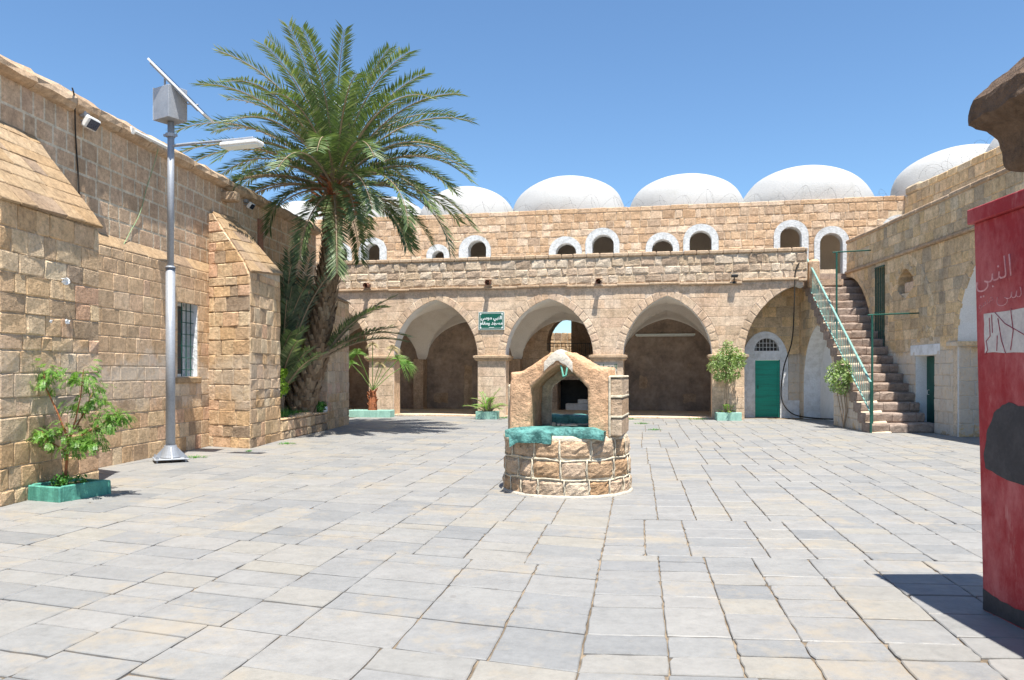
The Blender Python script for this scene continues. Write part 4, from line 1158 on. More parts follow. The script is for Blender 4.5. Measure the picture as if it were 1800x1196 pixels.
# cement patch on the apex with green pipe ends
mb = MB(); n = 12; vs = []; fc = []
for j in range(n + 1):
    for i in range(n + 1):
        a = -1 + 2 * i / n; b = -1 + 2 * j / n; x = a * .19 + .0; y = -.52 + (b + 1) / 2 * .5; e = max(0, 1 - (a * a) ** 1.5) * max(0, 1 - (b * b) ** 3)
        vs.append((x - .02, y, 1.862 - abs(a) ** 1.4 * .13 + .045 * e + .012 * noise.noise(Vector((x * 14, y * 14, 0)))))
for j in range(n):
    for i in range(n): k = j * (n + 1) + i; fc.append((k, k + 1, k + n + 2, k + n + 1))
base = len(vs)
for i in range(n + 1):
    x, y, z = vs[i]; vs.append((x, y - .02 + .02, z - .10 - U(0, .03)))
for i in range(n): fc.append((base + i, base + i + 1, i + 1, i))
mb.add([(x, y - .035 if y < -.3 else y, z) for x, y, z in vs], fc); mb.build('cement_patch', 'cement', well, WMt, smooth=True)
mb = MB(); mb.tube([(.0, -.50, 1.73), (.06, -.60, 1.54)], .012, 6); mb.tube([(.10, -.52, 1.70), (.09, -.60, 1.56)], .012, 6); mb.tube([(.05, -.60, 1.55), (.09, -.60, 1.56)], .012, 6)
mb.build('hook_rods', 'teal_paint', well, WMt)
# stone facing on the right side
z = .78
for h in (.25, .26, .26):
    q = MB(); vs, fc = stone_geo([(-.42, 0), (.42, 0), (.42, h - .03), (-.42, h - .03)], .05, .05, RN); q.add(vs, fc)
    q.add([(-.42, .06, 0), (.42, .06, 0), (.42, .06, h), (-.42, .06, h)], [(0, 1, 2, 3)])
    q.build('side_stone', 'well_stone', well, WMt @ frame((.735, -.02, z), (0, 1, 0)))
    q = MB(); q.box(.655, .80, -.50, -.44, z, z + h - .03, bev=.012); q.box(.655, .80, -.44, .42, z, z + h - .03, bev=.012); q.build('side_block', 'well_stone', well, WMt); z += h
q = MB(); q.box(.64, .806, -.508, .43, 1.01, 1.045, bev=.01); q.box(.64, .806, -.508, .43, 1.27, 1.305, bev=.01); q.box(.63, .806, -.51, .43, 1.53, 1.56, bev=.014); q.box(.63, .66, -.53, .44, .77, 1.55, bev=.01)
q.build('side_pointing', 'pale_mortar', well, WMt)
q = MB(); q.box(-.765, -.70, -.30, .42, .77, 1.44, bev=.02); q.build('side_slab', 'render_pale', well, WMt)
# teal painted slabs front and back
def lump(x0, x1, y0, y1, z0, z1, name, mat, amp, seed, drip=0):
    mb = MB(); nx, ny_ = 22, 10; vs = []; fc = []
    def P(i, j, top):
        a, b = i / nx, j / ny_; x = x0 + (x1 - x0) * a; y = y0 + (y1 - y0) * b
        e = noise.noise(Vector((x * 6 + seed, y * 6, 0))); e2 = noise.noise(Vector((x * 17 + seed, y * 17, 3)))
        edge = min(1, min(a, 1 - a, b, 1 - b) * 8)
        if top: return (x + e2 * amp * .5, y + (e * amp * 1.6 if b < .1 else 0), z1 - (1 - edge) * .035 + e * amp + e2 * amp * .5)
        return (x, y + (e * amp * 1.6 if b < .1 else 0) + .01, z0 - (drip * max(0, noise.noise(Vector((x * 4 + seed, 9, 0)))) if b < .12 else 0))
    for top in (1, 0):
        for j in range(ny_ + 1):
            for i in range(nx + 1): vs.append(P(i, j, top))
    W_ = nx + 1; O2 = W_ * (ny_ + 1)
    for j in range(ny_):
        for i in range(nx): k = j * W_ + i; fc.append((k, k + 1, k + W_ + 1, k + W_))
    for i in range(nx): fc.append((O2 + i, O2 + i + 1, i + 1, i)); k = ny_ * W_ + i; fc.append((k, k + 1, O2 + k + 1, O2 + k))
    for j in range(ny_): k = j * W_; fc.append((O2 + k, k, k + W_, O2 + k + W_)[::-1]); k += nx; fc.append((k, O2 + k, O2 + k + W_, k + W_)[::-1])
    mb.add(vs, fc); return mb.build(name, mat, well, WMt, smooth=True)
lump(-.68, .60, -.78, -.34, .76, .885, 'front_rim_slab', 'teal_slab', .018, 3, .05)
lump(-.60, -.05, -.86, -.60, .70, .86, 'rim_lump', 'teal_slab', .035, 8, .12)
lump(-.55, .55, .40, .72, .78, .99, 'back_rim_slab', 'teal_slab', .02, 5)
lump(-.42, .5, .10, .40, .78, .88, 'rim_mortar', 'render_pale', .02, 6)
q = MB(); q.box(-.33, .37, -.32, -.02, .86, .885, bev=.005); q.build('lid', 'dark_green', well, WMt)
q = MB(); q.tube([(-.12, -.34, .895), (.34, -.34, .895)], .014, 6); q.box(-.14, -.08, -.36, -.31, .885, .93); q.build('lid_hinge', 'iron', well, WMt)

# ------------------------------------------------------------------ cabinet and corbel in the right foreground
cabM = frame((3.155, 5.23, 0), (0.0, -1, 0))       # face looks towards -X, x runs towards the camera
cab = thing('metal_cabinet', 'scratched red metal cabinet with black base and white patch at the right edge', 'cabinet', (3.5, 4.5, 0))
lean = Matrix.Identity(4); lean[1][2] = -.030       # leans slightly into the court
cm = cabM @ lean
mb = MB(); mb.box(0, 2.0, 0, .75, .0, 2.60, bev=.006); mb.build('body', 'red_paint', cab, cm)
mb = MB(); mb.box(-.03, 2.03, -.03, .78, 2.60, 2.70, bev=.006); mb.build('lid', 'red_paint', cab, cm)
def patch(pts, y, name, mat, th=.002):
    mb = MB(); N = len(pts); mb.add([(x, y, z) for x, z in pts] + [(x, y + th, z) for x, z in pts], [tuple(range(N))] + [(i, i + N, (i + 1) % N + N, (i + 1) % N) for i in range(N)])
    return mb.build(name, mat, cab, cm)
def rough_outline(pts, amp, n=6, seed=0):
    out = []
    for a, b in zip(pts, pts[1:] + pts[:1]):
        for i in range(n):
            f = i / n; x = a[0] + (b[0] - a[0]) * f; z = a[1] + (b[1] - a[1]) * f
            nv = noise.noise_vector(Vector((x * 14 + seed, z * 14, 0))) * amp; out.append((x + nv.x, z + nv.y))
    return out
def ch_(u, v): return hit(u, v, cm @ T(0, -.0, 0))
patch(rough_outline([(0.002, .012), (1.99, .012), (1.99, .12), (1.2, .125), (.5, .13), (.18, .12), (.002, .155)], .012, 8), -.003, 'black_base_band', 'black_paint')
w0 = ch_(1743, 552); w1 = ch_(1743, 622)
patch(rough_outline([(w0[0], w1[1] - .0), (w0[0] + .8, w1[1] - .02), (w0[0] + .8, w0[1] + .0), (w0[0], w0[1])], .014, 8, 3), -.003, 'white_patch', 'patch_white')
pts = [ch_(u, v) for u, v in ((1762, 720), (1744, 758), (1736, 800), (1738, 824), (1760, 838))]
e = pts[0][0]
patch(rough_outline([pts[4], (pts[4][0] + .55, pts[4][1] - .06), (pts[4][0] + .5, pts[0][1] - .2), (e + .35, pts[0][1] + .0), (e + .12, pts[0][1] + .04), pts[0], pts[1], pts[2], pts[3]][0:1] + [(pts[4][0] + .55, pts[4][1] - .06), (pts[4][0] + .5, pts[0][1] - .2), (e + .35, pts[0][1] + .0), (e + .12, pts[0][1] + .04), pts[0], pts[1], pts[2], pts[3]], .02, 5, 9), -.0035, 'black_smear', 'black_paint')

def arabic(s, size, M, mat, parent, name, bold=0.0, extr=.002, align='CENTER', thin=1):
    c = bpy.data.curves.new(name, 'FONT'); c.body = s; c.size = size; c.extrude = extr; c.offset = bold
    c.align_x = align; c.align_y = 'CENTER'
    tmp = bpy.data.objects.new('tmp', c); COL.objects.link(tmp); bpy.context.view_layer.update()
    me = bpy.data.meshes.new_from_object(tmp); bpy.data.objects.remove(tmp)
    me.materials.clear(); me.materials.append(MATS[mat]); o = bpy.data.objects.new(name, me)
    reg(o, parent, M @ Matrix.Rotation(math.radians(90), 4, 'X')); return o
L1 = '\uFEF2\uFE92\uFEE8\uFEDF\uFE8D'                # nabi with article, visual order
L2 = '\uFEF0\uFEB3\uFEEE\uFEE3'                      # musa
L3 = '\uFE8D\uFEDF'                                  # fragment
p = ch_(1760, 480); arabic(L1, .20, cm @ T(p[0] + .03, -.004, p[1]) @ Matrix.Rotation(math.radians(-4), 4, 'Y'), 'scrawl', cab, 'scrawled_word', -.003)
p = ch_(1790, 512); arabic(L2, .17, cm @ T(p[0] + .10, -.004, p[1]), 'scrawl', cab, 'scrawled_word', -.005)
p = ch_(1748, 530); arabic('\uFEEE\uFEB4\uFEE3', .09, cm @ T(p[0] + .01, -.004, p[1]) @ Matrix.Rotation(math.radians(-18), 4, 'Y'), 'scrawl', cab, 'scrawled_word', -.003)
mb = MB()
wc = (w0[0], (w0[1] + w1[1]) / 2)
for ln in ([(.06, .10), (.065, -.02), (.02, -.05), (.035, -.11), (.0, -.14)], [(.085, .12), (.09, .0)], [(.12, .13), (.22, .05), (.40, -.03), (.6, -.06)], [(.15, .09), (.18, -.05), (.22, -.14)], [(.28, .14), (.3, .0), (.27, -.12)], [(.14, -.02), (.13, -.12)]):
    mb.tube([(wc[0] + x, -.0045, wc[1] + z) for x, z in ln], .0035, 4)
mb.build('red_scrawl', 'scrawl_red', cab, cm)

gate = thing('gateway_pier', 'dark weathered stone corbel jutting in from the upper right edge of the view', 'corbel', (2.2, 2, 0))
GX = frame((2.32, 2.6, 0), (0, -1, 0))
gcore = slabbox(gate, GX, (0, 1.6, .0, .6, 0, 2.9), 'gate_wall', 'mortar')
emit(gcore, courses(GX, 0, 2.9, 0, 1.6, ch=(.3, .38), sw=(.35, .7)), 'dark_corbel', .02, .02, 1)
prof = [at(u, v, 2.52) for u, v in ((1712, 178), (1710, 212), (1722, 222), (1744, 229), (1762, 243), (1770, 262), (1775, 285), (1786, 296), (1806, 303), (1840, 306), (2200, 350), (2200, 30), (1840, 72), (1800, 97), (1775, 122), (1752, 137), (1728, 160))]
pr2 = []
for a, b in zip(prof, prof[1:] + prof[:1]):
    for i in range(4): pr2.append(a.lerp(b, i / 4))
mb = MB(); vs = []; fc = []; N = len(pr2); K = 8
for j in range(K + 1):
    for p in pr2:
        nv = noise.noise_vector(Vector((p.x * 14, j * .5, p.z * 14))) * .010 + noise.noise_vector(Vector((p.x * 40, j * .9, p.z * 40))) * .004
        inset = .975 if j in (0, K) else 1; cx, cz = 1.98, 2.44
        vs.append((cx + (p.x - cx) * inset + nv.x, 2.26 + j * .0375 + nv.y, cz + (p.z - cz) * inset + nv.z))
for j in range(K):
    for i in range(N): m = (i + 1) % N; fc.append((j * N + i, j * N + m, (j + 1) * N + m, (j + 1) * N + i))
fc += [tuple(range(N)), tuple(reversed(range(K * N, K * N + N)))]
mb.add(vs, fc); mb.build('corbel', 'dark_corbel', gate)

# ------------------------------------------------------------------ lamp post
LPX, LPY = -6.10, 13.95
lp = thing('solar_lamp_post', 'grey galvanised lamp post with solar panel, battery box and side arm by the left wall', 'lamp post', (LPX, LPY, 0))
def lpm(): m = MB(); m.M = T(LPX, LPY, 0); return m
z1 = 1.6 + (655 - 472) * LPY / F; z2 = 1.6 + (655 - 215) * LPY / F
m = lpm(); m.tube([(0, 0, .09), (0, 0, z1)], .080, 20); m.tube([(0, 0, z1), (0, 0, z1 + .04)], [.094, .07], 20); m.tube([(0, 0, z1 + .02), (.01, 0, z2)], .058, 18); m.build('pole', 'galvanised', lp, smooth=True)
m = lpm(); m.box(-.28, .28, -.28, .28, .06, .08, bev=.004, M=RZ(.5))
for a in range(4):
    t = a * math.pi / 2 + .5; m.add([(0, -.006, 0), (.2, -.006, 0), (.02, -.006, .2), (0, .006, 0), (.2, .006, 0), (.02, .006, .2)], [(0, 1, 2), (5, 4, 3), (1, 4, 5, 2), (0, 3, 4, 1)], M=RZ(t) @ T(.08, 0, .08))
m.build('base_plate', 'galvanised', lp)
for a in range(4):
    t = a * math.pi / 2 + .5 + math.pi / 4; m = lpm(); x, y = .33 * math.cos(t), .33 * math.sin(t); m.tube([(x, y, 0), (x, y, .13)], .015, 6); m.tube([(x, y, .085), (x, y, .105)], .028, 6); m.build('anchor_bolt', 'galvanised', lp)
m = lpm(); m.lathe([(.086, .30), (.10, .305), (.16, .115), (.17, .09)], 20); m.build('base_collar', 'galvanised', lp)
bz0 = 1.6 + (655 - 212) * LPY / F; bz1 = 1.6 + (655 - 158) * LPY / F
m = lpm(); m.M = T(LPX, LPY, 0) @ RZ(math.radians(-32)); m.box(-.21, .23, -.20, .18, bz0 - .02, bz1, bev=.006); bx = m.build('battery_box', 'galvanised', lp)
m = lpm(); m.M = T(LPX, LPY, 0) @ RZ(math.radians(-32)); m.box(-.235, -.212, -.19, .17, bz0, bz1 + .02, bev=.004); m.box(-.26, -.236, -.05, .0, bz0 + .05, bz0 + .12); m.box(-.26, -.236, -.05, .0, bz1 - .12, bz1 - .05); m.build('box_door', 'white_metal', bx)
A_, B_ = at(270, 114, LPY), at(366, 210, LPY)
d = (B_ - A_).normalized(); nrm = Vector((d.z, 0, -d.x)); nrm = nrm if nrm.z > 0 else -nrm
mid = (A_ + B_) / 2
PM = Matrix.Identity(4); L_ = (B_ - A_).length
Zx = (nrm + Vector((0, -.0, 0))).normalized(); Yx = Zx.cross(d).normalized()
for i in range(3): PM[i][0] = d[i]; PM[i][1] = Yx[i]; PM[i][2] = Zx[i]; PM[i][3] = mid[i]
m = MB(); m.box(-L_ / 2, L_ / 2, -.26, .26, .0, .035, bev=.004); sp_ = m.build('solar_panel', 'white_metal', lp, PM)
m = MB(); m.box(-L_ / 2 + .02, L_ / 2 - .02, -.24, .24, .0355, .038); m.build('solar_glass', 'solar_glass', sp_, PM)
m = MB()
for y in (-.18, .18): m.box(-L_ / 2 + .05, L_ / 2 - .15, y - .02, y + .02, -.03, -.001)
m.build('panel_brackets', 'galvanised', sp_, PM)
m = MB(); m.tube([(LPX - .1, LPY, bz1), (LPX - .1, LPY, at(288, 135, LPY).z)], .018, 8); m.tube([(LPX + .2, LPY, bz0 + .3), (LPX + .5, LPY, bz0 + .28)], .012, 6); m.build('panel_strut', 'galvanised', lp)
za = 1.6 + (655 - 257) * LPY / F; E_ = at(400, 247, LPY - .25)
m = MB(); m.tube([(LPX, LPY, za), at(345, 252, LPY - .12)], .028, 10); m.tube([at(340, 252.5, LPY - .1), at(440, 243, LPY - .35)], .022, 10); m.build('arm', 'galvanised', lp)
m = lpm(); m.tube([(0, 0, za + .16), (0, 0, za + .22)], .085, 16); m.box(-.12, .12, -.02, .02, za + .17, za + .21); m.build('arm_clamp', 'galvanised', lp)
H0, H1 = at(392, 258, LPY - .22), at(458, 251, LPY - .40)
dd_ = (H1 - H0).normalized(); Hm = frame((H0 + H1) / 2, dd_, (0, 0, 1)); ln = (H1 - H0).length
HM = Matrix.Identity(4); yy = Vector((0, 0, 1)).cross(dd_).normalized(); zz = dd_.cross(yy)
for i in range(3): HM[i][0] = dd_[i]; HM[i][1] = yy[i]; HM[i][2] = zz[i]; HM[i][3] = ((H0 + H1) / 2)[i]
m = MB(); m.box(-ln / 2, ln / 2, -.13, .13, -.03, .04, bev=.02); lh = m.build('lamp_head', 'white_metal', lp, HM)
m = MB(); m.box(-ln / 2 + .03, ln / 2 - .03, -.11, .11, -.045, -.031); m.build('lamp_lens', 'sign_white', lh, HM)
m = MB(); m.box(-ln / 2 + .0, ln / 2 - .12, -.05, .05, .041, .11, bev=.01); m.build('lamp_bracket', 'galvanised', lh, HM)

# ------------------------------------------------------------------ things fixed to walls
sg = thing('green_sign', 'green Arabic name sign with white border on the pier between the first two arches', 'sign', tuple(AF @ Vector((fs(864), -.05, 3.3))))
s0 = hit(842, 549, AF); s1 = hit(887, 580, AF); cx = (s0[0] + s1[0]) / 2; cz = (s0[1] + s1[1]) / 2; hw_, hh_ = (s1[0] - s0[0]) / 2, (s0[1] - s1[1]) / 2
SM = AF @ T(cx, -.06, cz)
m = MB(); m.box(-hw_, hw_, 0, .03, -hh_, hh_); m.build('sign_plate', 'sign_white', sg, SM)
m = MB(); m.box(-hw_ + .02, hw_ - .02, -.004, -.001, -hh_ + .02, hh_ - .02); m.build('sign_field', 'sign_green', sg, SM)
m = MB(); b = .055; w = .010
for (a0, a1, c0, c1) in ((-hw_ + b, hw_ - b, hh_ - b - w, hh_ - b), (-hw_ + b, hw_ - b, -hh_ + b, -hh_ + b + w), (-hw_ + b, -hw_ + b + w, -hh_ + b + w, hh_ - b - w), (hw_ - b - w, hw_ - b, -hh_ + b + w, hh_ - b - w)):
    m.box(a0, a1, -.007, -.0045, c0, c1)
for sx in (-1, 1):
    for sz in (-1, 1): m.box(sx * (hw_ - .075) - .028, sx * (hw_ - .075) + .028, -.009, -.0075, sz * (hh_ - .075) - .028, sz * (hh_ - .075) + .028)
m.box(-.09, .10, -.007, -.0045, -hh_ + .075, -hh_ + .092)
m.build('sign_border', 'sign_white', sg, SM)
arabic('\uFEF0\uFEB3\uFEEE\uFEE3 \uFEF2\uFE92\uFEE8\uFEDF\uFE8D', .165, SM @ T(0, -.008, .105), 'sign_white', sg, 'sign_text', .006, .001)
arabic('\uFEE1\uFE8E\uFED8\uFEE3\uFEED \uFEAA\uFEA0\uFEB4\uFEE3', .165, SM @ T(0, -.008, -.085), 'sign_white', sg, 'sign_text', .006, .001)
# painted board below the capital
bp = hit(1064, 645, AF)
nb_ = thing('painted_notice', 'pale notice with green Arabic lettering under the capital behind the well', 'notice', tuple(AF @ Vector((bp[0], -.02, bp[1]))))
m = MB(); m.box(-.42, .42, 0, .006, -.16, .15); m.build('notice_board', 'cement', nb_, AF @ T(bp[0], -.03, bp[1]))
arabic('\uFE95\uFE8E\uFEF4\uFEE0\uFEBC\uFEE4\uFEDF\uFE8D', .22, AF @ T(bp[0] - .02, -.035, bp[1]), 'letter_green', nb_, 'notice_text', .004, .001)
for k, (u, v, lab) in enumerate(((648, 503, 'clay water spout behind the hanging palm frond'), (860, 498, 'clay water spout above the green sign'), (1053, 496, 'clay water spout between the second and third big arches'))):
    x, z = hit(u, v, AF); o = thing('water_spout', lab, 'water spout', tuple(AF @ Vector((x, 0, z))), group='clay water spouts under the parapet')
    m = MB(); m.M = AF; m.tube([(x, .05, z + .02), (x, -.2, z), (x, -.34, z - .015)], [.075, .075, .095], 12, cap=False); m.tube([(x, -.335, z - .015), (x, -.10, z)], [.07, .05], 12, cap=False); m.build('pipe', 'clay', o, smooth=True)
    m = MB(); m.M = AF; m.box(x - .13, x + .13, -.2, -.04, z + .09, z + .13, bev=.01); m.box(x - .1, x + .14, -.12, -.02, z - .13, z - .08, bev=.01); m.build('spout_collar', 'rubble_stone', o)
x, z = hit(1290, 490, AF); o = thing('security_camera', 'small black security camera under the parapet right of the arches', 'camera', tuple(AF @ Vector((x, -.1, z))))
m = MB(); m.M = AF; m.box(x - .1, x + .12, -.26, -.12, z + .02, z + .12, bev=.02); m.build('camera_body', 'black_plastic', o)
m = MB(); m.M = AF; m.tube([(x, -.05, z - .14), (x, -.12, z - .05), (x, -.19, z + .03)], .022, 8); m.box(x - .05, x + .05, -.12, -.06, z - .18, z - .1, bev=.01); m.build('camera_bracket', 'black_plastic', o)
# tube light in the third bay
p = hit(1170, 589, AF @ T(0, inner_y1 - .12, 0)); pa = hit(1117, 589, AF @ T(0, inner_y1 - .12, 0)); pb = hit(1222, 589, AF @ T(0, inner_y1 - .12, 0))
o = thing('tube_light', 'long white tube light fixed high inside the third big arch', 'light fixture', tuple(AF @ Vector((p[0], inner_y1 - .1, p[1]))))
m = MB(); m.M = AF; m.box(pa[0], pb[0], inner_y1 - .16, inner_y1 - .06, p[1] - .03, p[1] + .05, bev=.01); m.build('housing', 'sign_white', o)
m = MB(); m.M = AF; m.tube([(pa[0] + .04, inner_y1 - .12, p[1] - .05), (pb[0] - .04, inner_y1 - .12, p[1] - .05)], .018, 8); m.build('tube', 'white_metal', o)
# flood lights and tube on the left wall
def flood(u, v, lab, sc=1, off=.2):
    x, z = hit(u, v, LW @ T(0, off - .18, 0)); P = LW @ Vector((x, off, z)); o = thing('flood_light', lab, 'flood light', tuple(P), group='flood lights on the hall wall')
    m = MB(); m.M = LW @ T(x, off - .18, z) @ Matrix.Rotation(math.radians(35), 4, 'X') @ Matrix.Scale(sc, 4); m.box(-.15, .15, -.05, .05, -.1, .1, bev=.02); m.build('lamp_housing', 'white_metal', o)
    m = MB(); m.M = LW @ T(x, off - .18, z) @ Matrix.Rotation(math.radians(35), 4, 'X') @ Matrix.Scale(sc, 4); m.box(-.12, .12, -.06, -.051, -.075, .075); m.build('glass', 'solar_glass', o)
    m = MB(); m.M = LW @ T(x, off, z) @ Matrix.Scale(sc, 4); m.tube([(0, .0, .05), (0, -.2, .03)], .015, 6); m.box(-.07, .07, -.12, -.02, .1, .2, bev=.01); m.build('bracket', 'galvanised', o)
flood(160, 217, 'white flood light high on the hall wall above the first buttress')
flood(441, 362, 'small flood light on the hall wall just left of the palm fronds', .8)
m = MB(); a, b = hit(234, 231, LWu @ T(0, -.14, 0)), hit(291, 259, LWu @ T(0, -.14, 0)); m.M = LWu; m.tube([(a[0], -.14, a[1]), (b[0], -.14, b[1])], .045, 8); m.box(a[0] - .1, a[0], -.17, .1, a[1] - .07, a[1] + .06, bev=.01)
o = m.build('tube_light', 'white_metal'); tag(o, 'white tube light tilted under the hall coping beside the lamp post', 'light fixture')
def wire(name, pts, r_, mat, lab, cat):
    m = MB(); P = [Vector(p) for p in pts]; out = []
    for i in range(len(P) - 1):
        p0, p1, p2, p3 = P[max(i - 1, 0)], P[i], P[i + 1], P[min(i + 2, len(P) - 1)]
        for k in range(6):
            t = k / 6; out.append(.5 * ((2 * p1) + (-p0 + p2) * t + (2 * p0 - 5 * p1 + 4 * p2 - p3) * t * t + (-p0 + 3 * p1 - 3 * p2 + p3) * t ** 3))
    out.append(P[-1]); m.tube(out, r_, 6); o = m.build(name, mat, smooth=True); tag(o, lab, cat); return o
def onL(u, v, off=-.03): x, z = hit(u, v, LWu @ T(0, off, 0)); return LWu @ Vector((x, off, z))
wire('wall_cable', [onL(127, 155, -.2), onL(131, 175, -.1), onL(133, 240), onL(137, 300), onL(139, 342)], .012, 'cable', 'black cable hanging down the hall wall above the first buttress', 'cable')
wire('wall_string', [onL(281, 250, -.15), onL(272, 285, -.1), onL(258, 330), onL(246, 375), onL(228, 410), onL(208, 448, -.2)], .007, 'green_string', 'thin green string slanting down the hall wall left of the lamp post', 'string')
def onA(u, v, y=-.06): x, z = hit(u, v, AF @ T(0, y, 0)); return AF @ Vector((x, y, z))
wire('black_hose', [onA(1405, 462), onA(1398, 480), onA(1396, 540, -.1), onA(1392, 600, .3), onA(1378, 645, .9), onA(1373, 690, 1.2), onA(1378, 712, 1.2), at(1392, 727, 27.2), at(1412, 733, 26.6), at(1440, 736, 25.6), at(1464, 737, 24.4)], .022, 'cable', 'black cable drooping from the parapet and along the ground by the green door', 'cable')
# scraps of cloth on the first buttress
for (u, v, s_, lab) in ((113, 494, .09, 'white cloth scrap tucked in the first buttress, uppermost'), (116, 566, .055, 'white paper scrap in the first buttress, lower right'), (88, 565, .03, 'tiny white scrap in the first buttress, lower left')):
    Mb = frame(Vector((-6.05, 9.2, 0)), Vector((.08, 2.07, 0))); x, z = hit(u, v, Mb @ T(0, -.05, 0)); m = MB(); vs = []; fc = []; n = 5
    for j in range(n + 1):
        for i in range(n + 1): vs.append((x + (i / n - .5) * s_ * 1.6 + U(-.01, .01), -.055 - U(0, s_ * .5), z + (j / n - .5) * s_ * (1.2 - abs(i / n - .5)) + U(-.01, .01)))
    for j in range(n):
        for i in range(n): k = j * (n + 1) + i; fc.append((k, k + 1, k + n + 2, k + n + 1))
    m.add(vs, fc); o = m.build('cloth_scrap', 'cloth', None, Mb); tag(o, lab, 'cloth scrap')
# razor wire along the roof edge
def razor(P0_, P1_, coils, r_, lab):
    m = MB(); d = (P1_ - P0_); L_ = d.length; dx = d.normalized(); a = Vector((0, 0, 1)); b = dx.cross(a)
    pts = []; N = int(coils * 14)
    for i in range(N + 1):
        t = i / N; ph = t * coils * 2 * math.pi; rr = r_ * (1 + .35 * math.sin(t * 31) + .25 * math.sin(t * 77))
        pts.append(P0_ + d * t + dx * (.35 * math.sin(ph * .5)) + (a * (math.sin(ph) + .9) + b * math.cos(ph)) * rr)
    m.tube(pts, .0026, 3, cap=False); 
    for p in pts[::3]: m.box(p.x - .016, p.x + .016, p.y - .003, p.y + .003, p.z - .003, p.z + .003)
    o = m.build('razor_wire', 'iron'); tag(o, lab, 'razor wire')
razor(UF @ Vector((-6, .2, ZT)), UF @ Vector((UR - .2, .2, ZT)), 46, .22, 'tangled razor wire coils in front of the white domes on the back wall')
razor(WW @ Vector((1, .2, 8.2)), WW @ Vector((9, .2, 8.2)), 16, .22, 'razor wire coils above the set back wall of the right wing')

# ------------------------------------------------------------------ planting bed and palm
bed = thing('planting_bed', 'raised bed behind a low rubble wall at the foot of the palm', 'planting bed', (-5.6, 20, 0))
b0, b1 = Vector((-5.42, 18.32, 0)), Vector((-5.12, 21.58, 0)); BM_ = frame(b0, b1 - b0); bl = (b1 - b0).length
bc = slabbox(bed, BM_, (0, bl, .02, .3, 0, .44), 'bed_wall', 'mortar')
emit(bc, courses(BM_, 0, .46, 0, bl, ch=(.2, .26), sw=(.25, .5), gap=.014), 'warm_stone', .03, .03, 1)
x = 0
while x < bl - .1:
    l = U(.3, .55); m = MB(); m.box(x, min(x + l, bl) - .01, -.03, .30, .46, .54 + U(-.03, .03), bev=.03); m.build('bed_coping', 'warm_dressed_stone', bed, BM_); x += l
m = MB(); m.box(bl - .3, bl, -.04, .3, .50, .68, bev=.04); m.build('corner_stone', 'limewash', bed, BM_)
m = MB(); m.add([(-5.4, 18.32, .42), (-5.15, 21.6, .42), (-6.15, 21.6, .46), (-6.4, 18.32, .46)], [(0, 1, 2, 3)]); m.build('bed_soil', 'soil', bed)

def blade(mb, base, d, up, L_, w, mi=0, sag=.15):
    d = d.normalized(); s_ = d.cross(up)
    if s_.length < 1e-3: s_ = Vector((1, 0, 0))
    s_.normalize(); m_ = base + d * L_ * .4 - Vector((0, 0, sag * L_ * .16)); t = base + d * L_ - Vector((0, 0, sag * L_))
    mb.add([tuple(base), tuple(m_ + s_ * w), tuple(t), tuple(m_ - s_ * w)], [(0, 1, 2, 3)], mi)

def frond(parent, O, az, el, L_, droop, leaf=.58, n=80, name='frond', mats=('palm_leaf', 'twig'), wl_=.021, twist=0, stem=.15, side=0):
    """date palm frond: curved midrib with two rows of leaflets"""
    mb = MB(); pts = []; p = Vector(O); N = 16; az0 = az
    dirs = []
    for i in range(N + 1):
        t = i / N; e = el - droop * t ** 1.35; a = az0 + side * t
        d = Vector((math.cos(e) * math.cos(a), math.cos(e) * math.sin(a), math.sin(e))); dirs.append(d); pts.append(p.copy()); p = p + d * (L_ / N)
    mb.tube(pts, [.035 * (1 - .85 * i / N) for i in range(N + 1)], 5, 1)
    for k in range(n):
        t = stem + (1 - stem) * (k + U(-.25, .25)) / n; t = min(max(t, .02), .999); f = t * N; i = int(f); q = pts[i].lerp(pts[min(i + 1, N)], f - i); d = dirs[i]
        sd = d.cross(Vector((0, 0, 1)))
        if sd.length < .05: sd = Vector((math.sin(az), -math.cos(az), 0))
        sd.normalize(); up = sd.cross(d).normalized()
        l = leaf * (.35 + .65 * math.sin(min(1, (t - stem) / (1 - stem) * 1.25 + .12) * math.pi * .78)) * U(.85, 1.1)
        if t > .93: l *= .8
        for s_ in (-1, 1):
            fw = .62 + .5 * t + U(-.15, .15); lift = U(.15, .5)
            dd = (sd * s_ * 1.0 + d * fw + up * lift).normalized()
            blade(mb, q, dd, up + sd * s_ * U(-.3, .3), l, wl_, 0, U(.02, .22))
    return mb.build(name, list(mats), parent)

